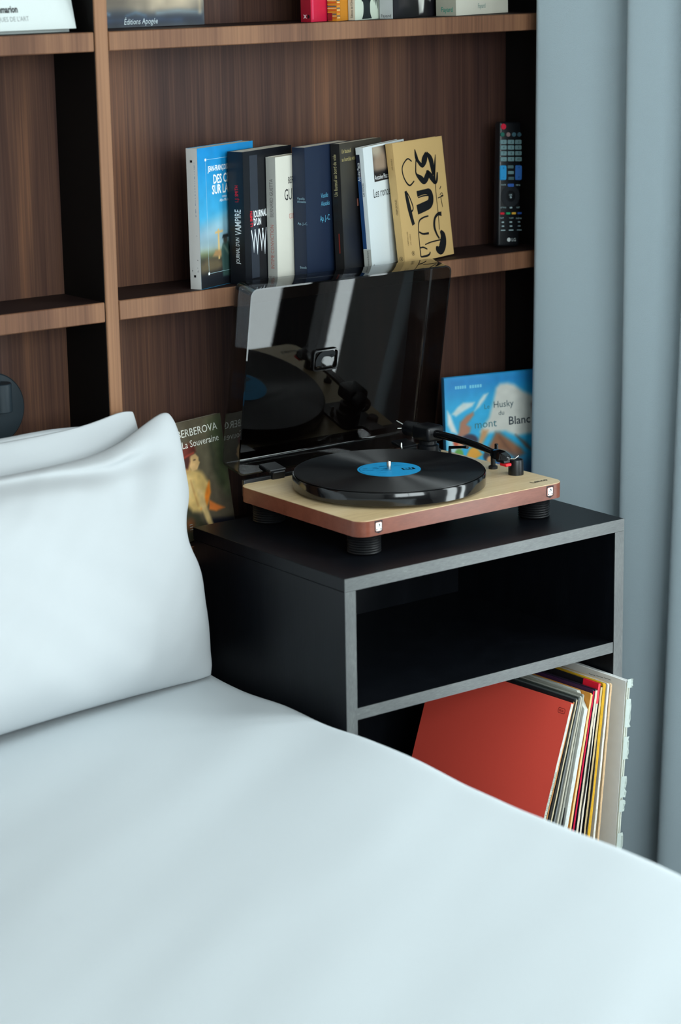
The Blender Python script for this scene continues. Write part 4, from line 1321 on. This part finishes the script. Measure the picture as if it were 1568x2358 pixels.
# base and top x of each sleeve's left face
xb, xt = .3135, .4150
nS = len(sleeves)
b_end, t_end = .470, .4945
rest_b = (b_end-xb)-tot*1.03
rest_t = (t_end-xt)-tot*1.01
cb, ct = xb, xt
made = []
for i, (th, fc, ec, y0, drop, lb) in enumerate(sleeves):
    lean = math.asin(max(-1, min(1, (ct-cb)/S0)))
    step, th = th, th*.93-.0006
    root = thing('record_sleeve', lb, 'record sleeve', (cb, y0, ZLP+th*math.sin(lean)+.0002), GLP)
    aw = R(-3.6)*(1-i/(nS-1))
    root.rotation_euler = (Matrix.Rotation(-aw, 3, 'Z') @ Matrix.Rotation(lean, 3, 'Y')).to_euler()
    H = S0+drop*.6
    cm = plain('sleeve_%d_%d_%d' % fc, fc, rough=.5, spec=.35, var=.03)
    em = plain('sleeve_edge_%d_%d_%d' % ec, ec, rough=.8, spec=.2, var=.25, bscale=160)
    cut = .022 if i == 7 else .0
    # the folded card: profile in the plane (y,z), thickness along x
    def card(x0, x1, y_off=0):
        pts = [(0, 0), (.313, 0), (.313, H), (cut, H), (0, H-cut*1.1)] if cut else [(0, 0), (.313, 0), (.313, H), (0.0015, H), (0, H-.0015)]
        k = len(pts)
        V = [(x0, a+y_off, b_) for a, b_ in pts]+[(x1, a+y_off, b_) for a, b_ in pts]
        Fc = [tuple(range(k)), tuple(range(2*k-1, k-1, -1))]+[(j, k+j, k+(j+1) % k, (j+1) % k) for j in range(k)]
        bm = bmesh.new()
        bv = [bm.verts.new(p) for p in V]
        for q in Fc:
            bm.faces.new([bv[j] for j in q])
        return tomesh(bm)
    obj('sleeve', card(0, th, .0006), cm, root)
    # frayed front edge strip
    V, Fc = [], []
    nz_ = 40
    rs = random.Random(50+i)
    for j in range(nz_+1):
        z = (H-(cut*1.1 if cut else .0015))*j/nz_
        a = rs.uniform(-.0003, .0003)
        wv = .0005*math.sin(j*.7+i)
        V += [(-.0001+max(0, a), -.0002+wv*.3, z), (th*.5+a, -.0006+wv*.3, z), (th+.0001-max(0, -a), -.0002+wv*.3, z)]
    for j in range(nz_):
        for k in range(2):
            Fc.append((3*j+k, 3*j+k+1, 3*j+3+k+1, 3*j+3+k))
    obj('edge', pydata(V, Fc), em, root)
    made.append((root, th, H))
    cb += step*1.03+rest_b/nS
    ct += step*1.01+rest_t/nS
# print on the red sleeve
root, th, H = made[0]
def lpf(u, v, e):
    return (-e, .313-u, v)
me = text_mesh('BEETHOVEN SYMPHONIE N°6 « PASTORALE » CRUIKSHANK', .0062, .82)
for q in me.vertices:
    x, y = q.co.x, q.co.y
    q.co = (th*.80-y, -.0011, .065+x)
obj('spine_lettering', me, ink((120, 150, 126)), root)
pts = rrect(.0150, .0085, .0028, 4, .313-.0235, H-.0205)
pin = rrect(.0138, .0073, .0024, 4, .313-.0229, H-.0199)
k = len(pts)
obj('catalogue_box', pydata([lpf(a, b_, .0004) for a, b_ in pts]+[lpf(a, b_, .0004) for a, b_ in pin], [(j, (j+1) % k, k+(j+1) % k, k+j) for j in range(k)]), ink((96, 18, 22)), root)
me = text_mesh('CB-361', .0048, .72)
for q in me.vertices:
    q.co = lpf(.313-.0219+q.co.x, H-.0180+q.co.y, .0004)
obj('catalogue_number', me, ink((96, 18, 22)), root)
# dark curved strips set in the gaps between parted sleeves
for i, z0, z1 in ((6, .02, .13), (10, .10, .25), (12, .05, .23)):
    root, th, H = made[i]
    V = []
    for k in range(25):
        a = k/24
        V += [(th+.0003, -.0030*math.sin(PI*a)-.0005, z0+(z1-z0)*a), (th+.0016, -.0030*math.sin(PI*a)-.0005, z0+(z1-z0)*a), (th+.0003, .02, z0+(z1-z0)*a), (th+.0016, .02, z0+(z1-z0)*a)]
    Fc = []
    for k in range(24):
        q = 4*k
        Fc += [(q, q+1, q+5, q+4), (q+2, q, q+4, q+6), (q+1, q+3, q+7, q+5)]
    obj('gap_strip', pydata(V, Fc), M_vinyl, root)
# bright red corner on the sleeve that stands proud
root, th, H = made[11]
obj('red_corner', box(-.0006, th+.0002, -.0008, .034, H-.032, H+.0006), plain('corner_red', (226, 22, 46), rough=.5), root, label='bright red corner')
# big white torn sleeve
wt = thing('record_sleeve', 'large off-white record sleeve with torn taped edge against the side panel', 'record sleeve', (.4985, -.0445, ZLP+.0005), GLP)
lean = R(3.9)
wt.rotation_euler = (Matrix.Rotation(R(0), 3, 'Z') @ Matrix.Rotation(lean, 3, 'Y')).to_euler()
mw = plain('sleeve_white', (232, 234, 232), rough=.6, var=.05, bscale=60)
obj('sleeve', box(0, .0085, .001, .314, 0, .3145, .0008, 1), mw, wt)
obj('sleeve_fold', box(.0005, .0030, -.0015, .004, 0, .312, .0004, 1), plain('sleeve_edge_white', (196, 200, 188), rough=.8, var=.2, bscale=120), wt)
obj('sleeve_fold', box(.0055, .0082, -.0010, .004, 0, .312, .0004, 1), plain('sleeve_edge_white', (196, 200, 188), rough=.8), wt)
rs = random.Random(9)
mt_tape = plain('yellowed_tape', (178, 190, 184), rough=.35, spec=.5, var=.08, bscale=200)
for z0, z1 in ((.303, .317), (.238, .284), (.184, .222), (.120, .156), (.096, .116), (.02, .06)):
    V, Fc = [], []
    nseg = 8
    for j in range(nseg+1):
        z = z0+(z1-z0)*j/nseg
        o_ = rs.uniform(-.0012, .0012)
        V += [(.001, -.0018, z), (.009+o_*.5, -.0022, z+rs.uniform(-.0008, .0008)), (.0118+o_, -.003+rs.uniform(-.0012, .0012), z+rs.uniform(-.001, .001))]
    for j in range(nseg):
        for k in range(2):
            Fc.append((3*j+k, 3*j+k+1, 3*j+3+k+1, 3*j+3+k))
    o_ = obj('torn_tape', pydata(V, Fc), mt_tape, wt)
    ms = o_.modifiers.new('s', 'SOLIDIFY')
    ms.thickness = .0004
for k in range(3):
    V = [(-.0003, .035+.018*k, .307-.001*k), (-.0003, .050+.018*k, .307-.001*k), (-.0003, .050+.018*k, .3078-.001*k), (-.0003, .035+.018*k, .3078-.001*k)]
    obj('printed_line', pydata(V, [(3, 2, 1, 0)]), ink((120, 120, 116)), wt)

# ================================================================== curtain
path = [(.850, .398), (.800, .397), (.750, .396), (.718, .392), (.700, .378), (.702, .362), (.716, .330), (.736, .292), (.757, .252), (.775, .228), (.800, .220), (.818, .212), (.815, .200), (.790, .197), (.756, .200), (.738, .198), (.733, .188), (.740, .168), (.757, .136), (.776, .108), (.800, .098), (.826, .094), (.832, .084), (.820, .074), (.785, .076), (.762, .078), (.752, .070), (.757, .052), (.778, .020), (.800, -.010), (.826, -.026), (.845, -.030)]
PP = smooth_pts(path, 7)
nzc = 60
V, Fc = [], []
z0c, z1c = FLOOR+.012, CEIL-.03
npth = len(PP)
for j in range(nzc+1):
    z = z0c+(z1c-z0c)*j/nzc
    k = (1.0-z)/1.6            # flare grows towards the hem
    for i, p in enumerate(PP):
        s = i/(npth-1)
        fl = .005*k*math.sin(s*23+.8)+.004*noise.noise(Vector((s*7, z*1.3, 2)))
        dx = fl*.8-.010*max(0, k)
        dy = .004*k*math.sin(s*11)+.004*noise.noise(Vector((s*5, z*1.1, 7)))
        if s > .68:
            dx -= .030*max(0, k-.25)*min(1, (s-.68)/.1)*(1 if s < .93 else 0)
            dy += .016*max(0, k-.25)*min(1, (s-.68)/.1)
        x = min(max(p[0]+dx, .572), .852)
        V.append((x, min(p[1]+dy, .400), z))
for j in range(nzc):
    for i in range(npth-1):
        Fc.append((j*npth+i, j*npth+i+1, (j+1)*npth+i+1, (j+1)*npth+i))
cur = tag(obj('curtain', pydata(V, Fc, True), M_curtain), 'heavy blue-grey curtain hanging in deep folds beside the nightstand', 'curtain')
ms = cur.modifiers.new('s', 'SOLIDIFY')
ms.thickness = .0015

# ================================================================== reading lamp on the back panel
LXc, LZc = -.281, .2085
lamp = thing('wall_lamp', 'black reading lamp with round wall plate mounted above the pillows', 'lamp', (LXc, SY1, LZc))
o_ = obj('wall_plate', lathe([(0, 0), (.057, 0), (.057, .009), (.055, .011), (0, .011)], 64), M_lampm, lamp, (0, 0, 0), (R(90), 0, 0))
obj('swivel', lathe([(0, -.022), (.0165, -.022), (.0175, -.021), (.0175, .021), (.0165, .022), (0, .022)], 40), M_lampm, lamp, (.004, -.033, .022))
obj('bracket', tube([(.004, -.010, .020), (.004, -.030, .020)], .008, 14), M_lampm, lamp)
obj('stem', tube([(.000, -.033, .044), (-.001, -.033, .16), (-.010, -.036, .20), (-.035, -.045, .225)], .0045, 12), M_lampm, lamp)
obj('lamp_head', lathe([(0, .05), (.02, .05), (.026, .045), (.026, -.05), (.0245, -.05), (.0245, .043), (0, .045)], 32), M_lampm, lamp, (-.060, -.050, .215), (R(10), R(20), 0))
